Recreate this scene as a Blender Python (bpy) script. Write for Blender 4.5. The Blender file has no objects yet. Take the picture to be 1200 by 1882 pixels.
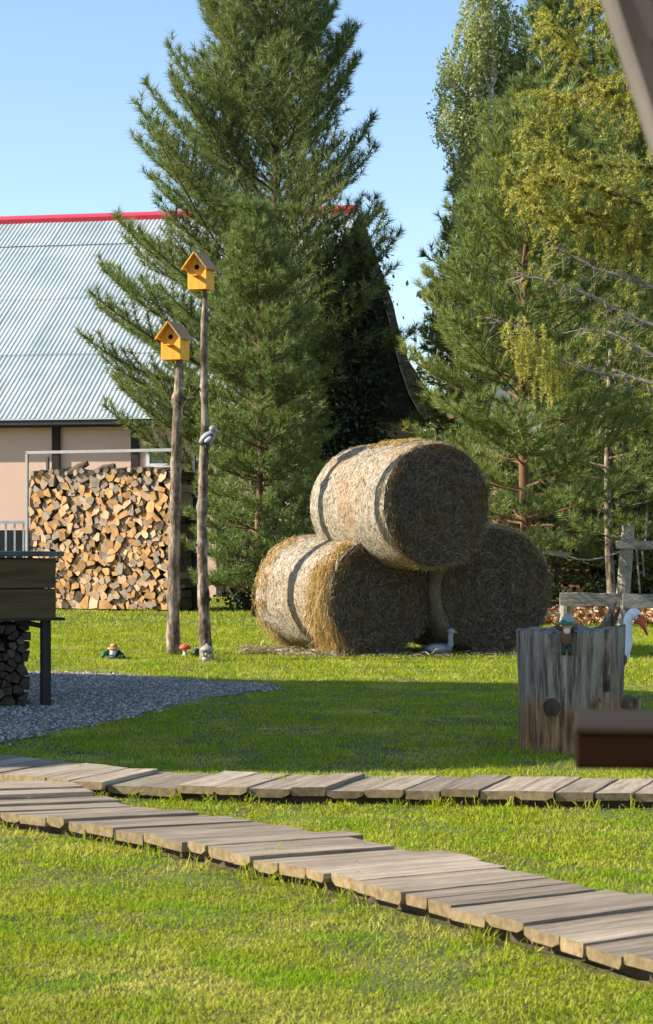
import bpy, math, random
import numpy as np
from mathutils import Vector, Matrix, noise
R = math.radians
random.seed(7)
rng = np.random.default_rng(11)
SC = bpy.context.scene
COL = SC.collection

# ------------------------------------------------------------------ camera, sky, sun
F = 4025.0; HZ = 990.0; CAMZ = 1.25           # focal length in photo pixels, horizon row, eye height
cam_d = bpy.data.cameras.new('camera'); cam = bpy.data.objects.new('camera', cam_d); COL.objects.link(cam)
cam.location = (0, 0, CAMZ); cam.rotation_euler = (R(90), 0, 0)
cam_d.sensor_fit = 'VERTICAL'; cam_d.sensor_height = 36.0; cam_d.lens = 36.0 * F / 1882.0
cam_d.shift_y = (HZ - 941.0) / 1882.0
cam_d.clip_start = 0.05; cam_d.clip_end = 2000
cam_d.dof.use_dof = True; cam_d.dof.focus_distance = 20.0; cam_d.dof.aperture_fstop = 13.0
SC.camera = cam
SUN_EL = 30.0
SH = Vector((-1.0, -0.10, 0)).normalized()
SV = Vector((SH.x * math.cos(R(SUN_EL)), SH.y * math.cos(R(SUN_EL)), math.sin(R(SUN_EL))))
W = bpy.data.worlds.new('World'); SC.world = W; W.use_nodes = True
wn = W.node_tree; wn.nodes.clear()
sky = wn.nodes.new('ShaderNodeTexSky'); sky.sky_type = 'NISHITA'; sky.sun_disc = False
sky.sun_elevation = R(SUN_EL); sky.sun_rotation = math.atan2(SH.x, SH.y) % (2 * math.pi)
sky.air_density = 1.0; sky.dust_density = 0.4; sky.ozone_density = 2.2; sky.altitude = 300
bg = wn.nodes.new('ShaderNodeBackground'); bg.inputs['Strength'].default_value = 0.122
wo = wn.nodes.new('ShaderNodeOutputWorld')
wn.links.new(sky.outputs[0], bg.inputs[0]); wn.links.new(bg.outputs[0], wo.inputs[0])
sd = bpy.data.lights.new('sun', 'SUN'); sd.energy = 5.0; sd.angle = R(0.5); sd.color = (1.0, 0.93, 0.80)
so = bpy.data.objects.new('sun', sd); COL.objects.link(so)
so.rotation_euler = (-SV).to_track_quat('-Z', 'Y').to_euler(); so.location = (-20, -5, 20)
SC.view_settings.view_transform = 'Standard'; SC.view_settings.look = 'None'
SC.view_settings.gamma = 1; SC.view_settings.exposure = 0.92; SC.view_settings.use_curve_mapping = False
SC.cycles.max_bounces = 6; SC.cycles.transparent_max_bounces = 4

def at(px, py, Y):                 # a photo pixel at a known distance -> world point
    return Vector(((px - 600) * Y / F, Y, CAMZ - (py - HZ) * Y / F))
def gd(px, py, z=0.0):             # a photo pixel on the level z -> world point
    return at(px, py, (CAMZ - z) * F / (py - HZ))

# ------------------------------------------------------------------ materials
def newmat(name):
    m = bpy.data.materials.new(name); m.use_nodes = True; nt = m.node_tree; nt.nodes.clear()
    out = nt.nodes.new('ShaderNodeOutputMaterial'); return m, nt, out
def ramp(nt, fac, cols):
    r = nt.nodes.new('ShaderNodeValToRGB'); e = r.color_ramp.elements
    while len(e) < len(cols): e.new(0.5)
    for i, (p, c) in enumerate(cols): e[i].position = p; e[i].color = (*c, 1)
    nt.links.new(fac, r.inputs[0]); return r.outputs[0]
def coords(nt, scale=(1, 1, 1), kind='Object', rnd=True):
    tc = nt.nodes.new('ShaderNodeTexCoord'); mp = nt.nodes.new('ShaderNodeMapping')
    mp.inputs['Scale'].default_value = scale
    nt.links.new(tc.outputs[kind], mp.inputs['Vector'])
    if rnd:
        oi = nt.nodes.new('ShaderNodeObjectInfo'); mu = nt.nodes.new('ShaderNodeMath'); mu.operation = 'MULTIPLY'
        mu.inputs[1].default_value = 37.0; nt.links.new(oi.outputs['Random'], mu.inputs[0])
        nt.links.new(mu.outputs[0], mp.inputs['Location'])
    return mp.outputs[0]
def noise_n(nt, vec, scale, detail=4, rough=0.6, dist=0.0):
    n = nt.nodes.new('ShaderNodeTexNoise'); n.inputs['Scale'].default_value = scale
    n.inputs['Detail'].default_value = detail; n.inputs['Roughness'].default_value = rough
    n.inputs['Distortion'].default_value = dist
    nt.links.new(vec, n.inputs['Vector']); return n.outputs['Fac']
def mixc(nt, fac, a, b, mode='MIX'):
    x = nt.nodes.new('ShaderNodeMix'); x.data_type = 'RGBA'; x.blend_type = mode
    if isinstance(fac, float): x.inputs[0].default_value = fac
    else: nt.links.new(fac, x.inputs[0])
    for i, v in ((6, a), (7, b)):
        if isinstance(v, tuple): x.inputs[i].default_value = (*v, 1)
        else: nt.links.new(v, x.inputs[i])
    return x.outputs[2]
def principled(nt, out, col, rough=0.8, bump=None, bstr=0.3, bdist=0.01, metal=0.0, spec=0.3):
    p = nt.nodes.new('ShaderNodeBsdfPrincipled')
    if isinstance(col, tuple): p.inputs['Base Color'].default_value = (*col, 1)
    else: nt.links.new(col, p.inputs['Base Color'])
    p.inputs['Roughness'].default_value = rough; p.inputs['Metallic'].default_value = metal
    p.inputs['Specular IOR Level'].default_value = spec
    if bump is not None:
        b = nt.nodes.new('ShaderNodeBump'); b.inputs['Strength'].default_value = bstr
        b.inputs['Distance'].default_value = bdist
        nt.links.new(bump, b.inputs['Height']); nt.links.new(b.outputs[0], p.inputs['Normal'])
    nt.links.new(p.outputs[0], out.inputs[0]); return p
def m_noise(name, cols, scale=4, stretch=(1, 1, 1), rough=0.8, bstr=0.4, bdist=0.01, detail=5, kind='Object', metal=0.0, spec=0.3, fine=None, dist=0.0, vary=0.0):
    m, nt, out = newmat(name)
    v = coords(nt, stretch, kind)
    n = noise_n(nt, v, scale, detail, 0.62, dist)
    c = ramp(nt, n, cols)
    if fine:
        n2 = noise_n(nt, v, scale * fine, 3, 0.7)
        c = mixc(nt, 0.55, c, ramp(nt, n2, [(0.3, (0.25, 0.25, 0.25)), (0.7, (1, 1, 1))]), 'MULTIPLY'); n = n2
    if vary:
        oi = nt.nodes.new('ShaderNodeObjectInfo')
        c = mixc(nt, 1.0, c, ramp(nt, oi.outputs['Random'], [(0, (1 - vary,) * 3), (1, (1.0, 1.0, 1.0))]), 'MULTIPLY')
    principled(nt, out, c, rough, n, bstr, bdist, metal, spec); return m
def m_plain(name, col, rough=0.6, spec=0.3, metal=0.0):
    return m_noise(name, [(0.3, tuple(c * 0.8 for c in col)), (0.7, tuple(min(1, c * 1.1) for c in col))], 9, (1, 1, 1), rough, 0.15, 0.004, metal=metal, spec=spec)
def m_leaf(name, cols, transl=0.35, patch=None, pscale=0.6, gloss=0.05, tcol=(1.15, 1.2, 0.5)):
    m, nt, out = newmat(name)
    g = nt.nodes.new('ShaderNodeNewGeometry')
    c = ramp(nt, g.outputs['Random Per Island'], cols)
    if patch:
        n = noise_n(nt, coords(nt, (1, 1, 1), 'Object', False), pscale, 4, 0.6)
        c = mixc(nt, ramp(nt, n, [(patch[0], (0, 0, 0)), (patch[1], (1, 1, 1))]), c, patch[2])
        if len(patch) > 3:
            n5 = noise_n(nt, coords(nt, (1, 1, 1), 'Object', False), pscale * 2.3, 3, 0.6)
            c = mixc(nt, ramp(nt, n5, [(0.50, (0, 0, 0)), (0.62, (1, 1, 1))]), c, patch[3])
    d = nt.nodes.new('ShaderNodeBsdfDiffuse'); t = nt.nodes.new('ShaderNodeBsdfTranslucent'); mx = nt.nodes.new('ShaderNodeMixShader')
    nt.links.new(c, d.inputs[0]); nt.links.new(mixc(nt, 1.0, c, tcol, 'MULTIPLY'), t.inputs[0])
    mx.inputs[0].default_value = transl
    nt.links.new(d.outputs[0], mx.inputs[1]); nt.links.new(t.outputs[0], mx.inputs[2])
    gl = nt.nodes.new('ShaderNodeBsdfGlossy'); gl.inputs['Roughness'].default_value = 0.45; gl.inputs[0].default_value = (0.9, 0.9, 0.9, 1)
    m2 = nt.nodes.new('ShaderNodeMixShader'); m2.inputs[0].default_value = gloss
    nt.links.new(mx.outputs[0], m2.inputs[1]); nt.links.new(gl.outputs[0], m2.inputs[2])
    nt.links.new(m2.outputs[0], out.inputs[0]); return m

M = {}
M['grass'] = m_leaf('grass_blades', [(0, (0.15, 0.20, 0.012)), (0.40, (0.30, 0.36, 0.018)), (0.75, (0.44, 0.47, 0.035)), (0.9, (0.52, 0.50, 0.07)), (1, (0.60, 0.50, 0.22))], 0.36,
                    (0.50, 0.66, (0.54, 0.50, 0.12), (0.26, 0.38, 0.02)), 1.1, 0.0)
M['soil'] = m_noise('lawn_soil', [(0.3, (0.07, 0.085, 0.018)), (0.55, (0.17, 0.17, 0.045)), (0.8, (0.30, 0.26, 0.09))], 3, (1, 1, 1), 0.95, 0.8, 0.03, fine=12)
M['gravel_bed'] = m_noise('gravel_bed', [(0.3, (0.10, 0.10, 0.11)), (0.7, (0.26, 0.26, 0.27))], 40, (1, 1, 1), 0.95, 0.9, 0.02)
M['pebble'] = m_leaf('pebble_grey', [(0, (0.12, 0.10, 0.08)), (0.5, (0.26, 0.225, 0.18)), (1, (0.58, 0.51, 0.42))], 0.0, None, 1, 0.03)
M['plank'] = m_noise('weathered_plank', [(0.25, (0.24, 0.17, 0.11)), (0.48, (0.49, 0.38, 0.265)), (0.75, (0.72, 0.60, 0.44))], 6, (0.35, 5, 5), 0.85, 0.6, 0.006, fine=6, vary=0.45)
M['plank_end'] = m_noise('plank_end_grain', [(0.3, (0.16, 0.11, 0.05)), (0.7, (0.36, 0.26, 0.14))], 30, (1, 1, 1), 0.9, 0.5, 0.004, vary=0.3)
M['stringer'] = m_noise('dark_stringer', [(0.3, (0.05, 0.035, 0.025)), (0.7, (0.13, 0.09, 0.06))], 8, (1, 1, 1), 0.95)  # dark brown for the bearers below the planks
M['log_face'] = m_noise('split_wood', [(0.2, (0.36, 0.16, 0.05)), (0.5, (0.62, 0.33, 0.12)), (0.8, (0.78, 0.50, 0.24))], 9, (1, 1, 1), 0.85, 0.5, 0.008, vary=0.35)
M['log_shaded'] = m_noise('shaded_firewood', [(0.3, (0.03, 0.022, 0.015)), (0.7, (0.10, 0.072, 0.05))], 14, (1, 1, 1), 0.95, 0.9, 0.015)  # darker copy of the bark, shade under the box put into its colour
M['log_pale'] = m_noise('split_wood_pale', [(0.2, (0.44, 0.25, 0.12)), (0.5, (0.68, 0.43, 0.24)), (0.8, (0.80, 0.58, 0.38))], 9, (1, 1, 1), 0.85, 0.5, 0.008, vary=0.3)
M['log_grey'] = m_noise('split_wood_grey', [(0.2, (0.25, 0.18, 0.12)), (0.7, (0.50, 0.40, 0.29))], 9, (1, 1, 1), 0.9, 0.5, 0.008, vary=0.35)
M['log_bark'] = m_noise('firewood_bark', [(0.3, (0.05, 0.033, 0.022)), (0.7, (0.17, 0.12, 0.08))], 14, (1, 1, 1), 0.95, 0.9, 0.015)
M['bark_pole'] = m_noise('pole_bark', [(0.36, (0.055, 0.035, 0.024)), (0.48, (0.20, 0.14, 0.095)), (0.62, (0.44, 0.35, 0.26))], 9, (1, 1, 0.4), 0.9, 0.9, 0.012, fine=4)
M['bark_dark'] = m_noise('dark_bark', [(0.3, (0.04, 0.028, 0.02)), (0.7, (0.15, 0.10, 0.065))], 9, (1, 1, 0.3), 0.95, 0.9, 0.02)
M['bark_pine'] = m_noise('red_pine_bark', [(0.3, (0.07, 0.035, 0.02)), (0.7, (0.30, 0.16, 0.085))], 8, (1, 1, 0.35), 0.95, 0.9, 0.02)
M['bark_birch'] = m_noise('birch_bark', [(0.38, (0.08, 0.07, 0.06)), (0.46, (0.6, 0.58, 0.54)), (0.8, (0.75, 0.74, 0.7))], 7, (1, 1, 2.5), 0.8, 0.3, 0.01)
M['twig_grey'] = m_noise('dead_twigs', [(0.3, (0.15, 0.125, 0.095)), (0.7, (0.33, 0.285, 0.23))], 9)
M['bird_wood'] = m_noise('varnished_pine', [(0.25, (0.46, 0.19, 0.02)), (0.5, (0.76, 0.37, 0.035)), (0.8, (0.84, 0.48, 0.08))], 14, (1.5, 1.5, .25), 0.6, 0.2, 0.003, spec=0.25)
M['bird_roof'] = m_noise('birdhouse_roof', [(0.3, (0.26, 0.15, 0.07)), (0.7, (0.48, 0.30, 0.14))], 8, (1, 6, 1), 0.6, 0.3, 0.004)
M['black'] = m_plain('dark_opening', (0.012, 0.010, 0.009), 0.95, 0.1)
M['roof_metal'] = m_noise('galvanised_roof', [(0.3, (0.30, 0.35, 0.355)), (0.6, (0.43, 0.48, 0.48)), (0.8, (0.48, 0.48, 0.45))], 0.7, (1, 1, 1), 0.5, 0.05, 0.004, metal=0.0, spec=0.5, vary=0.07)
M['red_cap'] = m_plain('red_ridge_paint', (0.62, 0.045, 0.07), 0.4, 0.4)
M['wall_pink'] = m_noise('pink_plaster', [(0.3, (0.72, 0.47, 0.35)), (0.7, (0.78, 0.54, 0.41))], 1.2, (1, 1, 1), 0.9, 0.1, 0.004)
M['wall_beige'] = m_noise('beige_plaster', [(0.3, (0.36, 0.31, 0.25)), (0.7, (0.44, 0.38, 0.31))], 1.2, (1, 1, 1), 0.9, 0.1, 0.004)
M['dark_timber'] = m_noise('dark_timber', [(0.3, (0.018, 0.014, 0.012)), (0.7, (0.05, 0.038, 0.03))], 8, (1, 1, 0.3), 0.8)
M['dark_roof'] = m_noise('dark_shingles', [(0.3, (0.022, 0.024, 0.022)), (0.7, (0.06, 0.062, 0.055))], 5, (1, 1, 3), 0.85, 0.8, 0.03)
M['white_paint'] = m_plain('white_paint', (0.74, 0.74, 0.72), 0.5, 0.4)
M['metal_dark'] = m_plain('dark_steel', (0.05, 0.05, 0.055), 0.5, 0.5, 0.3)
M['metal_grey'] = m_plain('grey_steel', (0.33, 0.31, 0.29), 0.5, 0.5, 0.2)
M['glass'] = m_plain('window_glass', (0.03, 0.035, 0.04), 0.08, 0.8)
M['planter'] = m_noise('olive_stained_board', [(0.3, (0.07, 0.042, 0.014)), (0.7, (0.15, 0.10, 0.036))], 4, (0.4, 1, 5), 0.8, 0.3, 0.005, vary=0.3)
M['lid'] = m_noise('slate_lid', [(0.3, (0.05, 0.05, 0.05)), (0.7, (0.13, 0.13, 0.12))], 5, (1, 1, 1), 0.6)
M['fence_grey'] = m_noise('weathered_fence', [(0.3, (0.24, 0.21, 0.17)), (0.7, (0.52, 0.47, 0.39))], 6, (0.6, 3, 3), 0.9, 0.6, 0.01, fine=4)
M['porch_brace'] = m_noise('porch_brace_wood', [(0.3, (0.11, 0.093, 0.075)), (0.7, (0.17, 0.147, 0.122))], 5, (4, 4, 0.5), 0.75, 0.2, 0.003)
M['porch_dark'] = m_noise('porch_brown_stain', [(0.3, (0.012, 0.006, 0.003)), (0.7, (0.028, 0.013, 0.007))], 5, (0.5, 4, 4), 0.9, 0.2, 0.003, spec=0.05)
M['porch_top'] = m_noise('grey_brown_tabletop', [(0.3, (0.022, 0.018, 0.012)), (0.7, (0.045, 0.036, 0.024))], 5, (0.5, 4, 4), 0.85, 0.2, 0.003, spec=0.1)  # top face lighter and greyer than the edge board
M['shed_log'] = m_noise('shed_log_wood', [(0.3, (0.20, 0.10, 0.05)), (0.7, (0.38, 0.22, 0.12))], 6, (0.5, 3, 3), 0.85)
for nm, c in dict(straw_hat=(0.52, 0.30, 0.10), hat_band=(0.25, 0.08, 0.03), beard=(0.72, 0.70, 0.64), skin=(0.55, 0.30, 0.19), green_cloth=(0.03, 0.16, 0.085),
                  dark_cloth=(0.02, 0.045, 0.03), red_glaze=(0.60, 0.07, 0.035), cream=(0.62, 0.55, 0.44), stone=(0.34, 0.31, 0.25), stone_dark=(0.2, 0.18, 0.15),
                  white_glaze=(0.75, 0.76, 0.76), bill_red=(0.62, 0.09, 0.045), grey_blue=(0.14, 0.15, 0.20), feather_dark=(0.06, 0.06, 0.065), feather_grey=(0.30, 0.29, 0.30),
                  green_hat=(0.02, 0.17, 0.11), hat_grey=(0.27, 0.31, 0.31), brown_coat=(0.16, 0.07, 0.04), frog=(0.025, 0.05, 0.025), eye=(0.02, 0.02, 0.03), rope=(0.35, 0.33, 0.30)).items():
    M[nm] = m_plain(nm, c, 0.55, 0.35)
M['pine_a'] = m_leaf('pine_needles', [(0, (0.085, 0.125, 0.05)), (0.5, (0.175, 0.225, 0.08)), (1, (0.30, 0.33, 0.12))], 0.3, (0.5, 0.75, (0.25, 0.25, 0.08)), 0.9, 0.02)
M['pine_b'] = m_leaf('pine_needles_light', [(0, (0.09, 0.14, 0.052)), (0.5, (0.175, 0.235, 0.085)), (1, (0.30, 0.34, 0.12))], 0.3, (0.5, 0.75, (0.26, 0.28, 0.085)), 1.0, 0.02)
M['pine_c'] = m_leaf('pine_needles_fresh', [(0, (0.10, 0.15, 0.055)), (0.5, (0.20, 0.26, 0.085)), (1, (0.35, 0.38, 0.13))], 0.32, (0.5, 0.72, (0.32, 0.32, 0.09)), 0.9, 0.02)
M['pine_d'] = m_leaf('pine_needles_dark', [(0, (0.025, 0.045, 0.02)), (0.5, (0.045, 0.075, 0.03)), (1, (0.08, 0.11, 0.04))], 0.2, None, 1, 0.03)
M['larch'] = m_leaf('larch_needles', [(0, (0.25, 0.26, 0.05)), (0.5, (0.45, 0.42, 0.08)), (1, (0.66, 0.56, 0.15))], 0.35, (0.54, 0.68, (0.24, 0.29, 0.08)), 1.0, 0.02)
M['birch_leaf'] = m_leaf('birch_leaves', [(0, (0.18, 0.225, 0.10)), (0.5, (0.33, 0.37, 0.18)), (1, (0.50, 0.50, 0.28))], 0.5, None, 1, 0.02)
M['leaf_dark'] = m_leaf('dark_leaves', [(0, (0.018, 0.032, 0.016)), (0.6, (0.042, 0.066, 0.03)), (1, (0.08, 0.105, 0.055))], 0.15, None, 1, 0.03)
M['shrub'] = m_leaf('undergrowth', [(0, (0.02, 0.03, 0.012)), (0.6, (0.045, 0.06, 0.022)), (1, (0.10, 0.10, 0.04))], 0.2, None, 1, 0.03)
M['litter'] = m_leaf('fallen_leaves', [(0, (0.12, 0.05, 0.02)), (0.5, (0.34, 0.17, 0.07)), (1, (0.62, 0.42, 0.24))], 0.15, None, 1, 0.03)
M['straw'] = m_leaf('straw', [(0, (0.13, 0.085, 0.045)), (0.5, (0.33, 0.25, 0.15)), (1, (0.56, 0.47, 0.33))], 0.2, None, 1, 0.04)
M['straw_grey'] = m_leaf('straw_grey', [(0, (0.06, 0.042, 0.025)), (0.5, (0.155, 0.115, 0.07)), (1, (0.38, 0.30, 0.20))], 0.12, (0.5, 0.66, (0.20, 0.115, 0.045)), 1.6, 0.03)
M['straw_gold'] = m_leaf('straw_gold', [(0, (0.22, 0.12, 0.045)), (0.5, (0.52, 0.33, 0.12)), (1, (0.76, 0.58, 0.30))], 0.3, None, 1, 0.04)

def m_bale_side():
    m, nt, out = newmat('bale_net_wrap')
    v = coords(nt, (1, 1, 1), 'Object')
    st = coords(nt, (2.0, 14, 2.0), 'Object')
    n = noise_n(nt, st, 3.2, 6, 0.7); n2 = noise_n(nt, v, 34, 4, 0.75); n3 = noise_n(nt, v, 1.6, 3, 0.6)
    c = ramp(nt, n, [(0.3, (0.24, 0.18, 0.12)), (0.5, (0.45, 0.38, 0.285)), (0.7, (0.62, 0.55, 0.44))])
    c = mixc(nt, ramp(nt, n3, [(0.5, (0, 0, 0)), (0.72, (1, 1, 1))]), c, (0.46, 0.29, 0.15))
    c = mixc(nt, 0.6, c, ramp(nt, n2, [(0.35, (0.35, 0.33, 0.3)), (0.6, (1, 1, 1))]), 'MULTIPLY')
    principled(nt, out, c, 0.85, n2, 0.9, 0.02); return m
M['bale_side'] = m_bale_side()
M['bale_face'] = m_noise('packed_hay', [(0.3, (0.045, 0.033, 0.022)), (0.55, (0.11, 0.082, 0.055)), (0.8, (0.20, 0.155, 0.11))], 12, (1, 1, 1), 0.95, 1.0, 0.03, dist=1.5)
def m_stump():
    m, nt, out = newmat('weathered_stump')
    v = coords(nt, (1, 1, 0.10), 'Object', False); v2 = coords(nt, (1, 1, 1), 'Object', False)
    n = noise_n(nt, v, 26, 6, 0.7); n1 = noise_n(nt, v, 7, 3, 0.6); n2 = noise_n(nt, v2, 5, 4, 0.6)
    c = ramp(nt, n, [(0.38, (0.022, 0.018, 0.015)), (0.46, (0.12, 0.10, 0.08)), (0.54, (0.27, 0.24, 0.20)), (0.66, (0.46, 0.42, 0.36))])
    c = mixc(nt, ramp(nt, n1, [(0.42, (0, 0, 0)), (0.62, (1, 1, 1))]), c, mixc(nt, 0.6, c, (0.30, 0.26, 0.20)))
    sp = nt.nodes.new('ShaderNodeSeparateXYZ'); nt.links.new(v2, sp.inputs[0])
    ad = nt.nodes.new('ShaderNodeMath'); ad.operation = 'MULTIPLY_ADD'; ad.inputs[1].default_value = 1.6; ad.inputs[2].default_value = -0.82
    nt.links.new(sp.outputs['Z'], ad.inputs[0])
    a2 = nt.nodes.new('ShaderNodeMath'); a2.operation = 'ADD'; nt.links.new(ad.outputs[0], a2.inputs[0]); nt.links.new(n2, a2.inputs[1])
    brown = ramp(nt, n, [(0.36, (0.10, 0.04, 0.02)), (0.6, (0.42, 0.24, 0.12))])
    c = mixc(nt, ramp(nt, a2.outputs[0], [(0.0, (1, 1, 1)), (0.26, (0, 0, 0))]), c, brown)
    principled(nt, out, c, 0.9, n, 1.0, 0.03); return m
M['stump'] = m_stump()

# ------------------------------------------------------------------ object helpers
def tag(o, label=None, cat=None, group=None, kind=None):
    if label: o['label'] = label
    if cat: o['category'] = cat
    if group: o['group'] = group
    if kind: o['kind'] = kind
    return o
def empty(name, loc, rz=0.0, **k):
    o = bpy.data.objects.new(name, None); COL.objects.link(o); o.location = loc; o.rotation_euler = (0, 0, rz)
    o.empty_display_size = 0.1
    return tag(o, **k)
def link(name, me, mats, parent=None, smooth=False, loc=None, rot=None):
    o = bpy.data.objects.new(name, me); COL.objects.link(o)
    if not isinstance(mats, (list, tuple)): mats = [mats]
    if not me.materials:
        for m in mats: me.materials.append(m)
    if parent: o.parent = parent
    if loc is not None: o.location = loc
    if rot is not None: o.rotation_euler = rot
    return o
class MB:
    def __init__(s): s.v = []; s.f = []; s.m = []
    def add(s, vs, fs, mi=0, mat=None):
        b = len(s.v)
        s.v += [tuple(mat @ Vector(p)) if mat else tuple(p) for p in vs]
        s.f += [tuple(b + i for i in f) for f in fs]; s.m += [mi] * len(fs); return s
    def box(s, c, d, rot=None, mi=0, jit=0.0):
        x, y, z = (k / 2 for k in d)
        vs = [Vector((a * x, b * y, e * z)) for a in (-1, 1) for b in (-1, 1) for e in (-1, 1)]
        if jit: vs = [v + Vector([random.uniform(-jit, jit) for _ in range(3)]) for v in vs]
        if rot is not None: vs = [rot @ v for v in vs]
        vs = [v + Vector(c) for v in vs]
        return s.add(vs, [(0, 1, 3, 2), (4, 6, 7, 5), (0, 4, 5, 1), (2, 3, 7, 6), (0, 2, 6, 4), (1, 5, 7, 3)], mi)
    def tube(s, pts, rad, n=8, caps=True, mi=0, wob=0.0):
        pts = [Vector(p) for p in pts]; rings = []; b = len(s.v)
        up = Vector((0.13, 0.31, 0.94)).normalized()
        T0 = (pts[1] - pts[0]).normalized()
        if abs(T0.dot(up)) > 0.9: up = Vector((1, 0.1, 0))
        for i, p in enumerate(pts):
            T = (pts[min(i + 1, len(pts) - 1)] - pts[max(i - 1, 0)]).normalized()
            A = T.cross(up).normalized(); B = A.cross(T).normalized()
            r = rad[i] if isinstance(rad, (list, tuple)) else rad
            for k in range(n):
                a = 2 * math.pi * k / n; rr = r * (1 + (random.uniform(-wob, wob) if wob else 0))
                s.v.append(tuple(p + A * math.cos(a) * rr + B * math.sin(a) * rr))
        for i in range(len(pts) - 1):
            for k in range(n):
                a, c = b + i * n + k, b + i * n + (k + 1) % n
                s.f.append((a, c, c + n, a + n)); s.m.append(mi)
        if caps:
            s.f.append(tuple(b + k for k in range(n))[::-1]); s.m.append(mi)
            s.f.append(tuple(b + (len(pts) - 1) * n + k for k in range(n))); s.m.append(mi)
        return s
    def blob(s, c, r, nu=12, nv=8, rot=None, nz=0.0, mi=0, nsc=3.0):
        c = Vector(c); r = Vector(r) if not isinstance(r, (int, float)) else Vector((r, r, r)); b = len(s.v)
        for j in range(nv + 1):
            th = math.pi * j / nv
            for i in range(nu):
                ph = 2 * math.pi * i / nu
                d = Vector((math.sin(th) * math.cos(ph), math.sin(th) * math.sin(ph), math.cos(th)))
                k = 1 + (nz * noise.noise(d * nsc + c * 5) if nz else 0)
                p = Vector((d.x * r.x, d.y * r.y, d.z * r.z)) * k
                if rot is not None: p = rot @ p
                s.v.append(tuple(c + p))
        for j in range(nv):
            for i in range(nu):
                a, e = b + j * nu + i, b + j * nu + (i + 1) % nu
                s.f.append((a, a + nu, e + nu, e)); s.m.append(mi)
        return s
    def lathe(s, c, prof, n=14, mi=0):
        b = len(s.v)
        for (r, z) in prof:
            for k in range(n):
                a = 2 * math.pi * k / n; s.v.append((c[0] + r * math.cos(a), c[1] + r * math.sin(a), c[2] + z))
        for j in range(len(prof) - 1):
            for k in range(n):
                a, e = b + j * n + k, b + j * n + (k + 1) % n
                s.f.append((a, e, e + n, a + n)); s.m.append(mi)
        return s
    def prism(s, poly, y0, y1, mi=0, side=None):       # polygon in local x,z extruded along y
        n = len(poly); b = len(s.v)
        s.v += [(p[0], y0, p[1]) for p in poly] + [(p[0], y1, p[1]) for p in poly]
        s.f.append(tuple(b + i for i in range(n))); s.m.append(mi)
        s.f.append(tuple(b + n + i for i in range(n))[::-1]); s.m.append(mi)
        for i in range(n):
            j = (i + 1) % n; s.f.append((b + j, b + i, b + n + i, b + n + j)); s.m.append(mi if side is None else side)
        return s
    def build(s, name, mats, parent=None, smooth=False, loc=None, rot=None, origin=None, bevel=0.0):
        me = bpy.data.meshes.new(name)
        vs = s.v if origin is None else [tuple(Vector(p) - Vector(origin)) for p in s.v]
        me.from_pydata(vs, [], s.f); me.polygons.foreach_set('material_index', s.m)
        if smooth: me.polygons.foreach_set('use_smooth', [True] * len(me.polygons))
        me.update()
        o = link(name, me, mats, parent, loc=loc, rot=rot)
        if bevel:
            bm = o.modifiers.new('bevel', 'BEVEL'); bm.width = bevel; bm.segments = 1; bm.limit_method = 'ANGLE'
        return o
def tri_mesh(name, T):                 # T: (N,3,3) float array of loose triangles
    T = np.asarray(T, dtype=np.float32); n = len(T); me = bpy.data.meshes.new(name)
    me.vertices.add(n * 3); me.vertices.foreach_set('co', T.reshape(-1))
    me.loops.add(n * 3); me.loops.foreach_set('vertex_index', np.arange(n * 3, dtype=np.int32))
    me.polygons.add(n); me.polygons.foreach_set('loop_start', np.arange(0, n * 3, 3, dtype=np.int32))
    me.polygons.foreach_set('loop_total', np.full(n, 3, dtype=np.int32)); me.update(calc_edges=True); return me
def quad_mesh(name, Q):                # Q: (N,4,3)
    Q = np.asarray(Q, dtype=np.float32); n = len(Q); me = bpy.data.meshes.new(name)
    me.vertices.add(n * 4); me.vertices.foreach_set('co', Q.reshape(-1))
    me.loops.add(n * 4); me.loops.foreach_set('vertex_index', np.arange(n * 4, dtype=np.int32))
    me.polygons.add(n); me.polygons.foreach_set('loop_start', np.arange(0, n * 4, 4, dtype=np.int32))
    me.polygons.foreach_set('loop_total', np.full(n, 4, dtype=np.int32)); me.update(calc_edges=True); return me
def unit(a): return a / np.maximum(np.linalg.norm(a, axis=-1, keepdims=True), 1e-9)
def runit(n): return unit(rng.normal(size=(n, 3)))
def in_poly(x, y, poly):
    c = np.zeros(len(x), bool); n = len(poly)
    for i in range(n):
        x1, y1 = poly[i]; x2, y2 = poly[(i + 1) % n]
        m = ((y1 > y) != (y2 > y)) & (x < (x2 - x1) * (y - y1) / (y2 - y1 + 1e-12) + x1); c ^= m
    return c
def strands(P, D, ln, w, sag=0.0):     # bent thin strips starting at P going along D : two quads each, one island
    n = len(P); D = unit(D); L = np.asarray(ln).reshape(-1, 1) * np.ones((n, 1))
    S = unit(np.cross(D, runit(n))) * (np.asarray(w).reshape(-1, 1) / 2)
    B = runit(n) * L * 0.18; g = np.array([0, 0, -1.0]) * L * sag
    A, C, E = P, P + D * L * 0.5 + B, P + D * L + g
    return np.concatenate([np.stack([A - S, A + S, C + S], 1), np.stack([A - S, C + S, C - S], 1), np.stack([C - S, C + S, E], 1)])

# ------------------------------------------------------------------ ground, lawn, gravel
g = MB(); g.add([(-400, -60, 0), (400, -60, 0), (400, 900, 0), (-400, 900, 0)], [(0, 1, 2, 3)])
tag(g.build('ground', M['soil']), kind='structure', label='grassy ground reaching to the forest and house')

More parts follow.
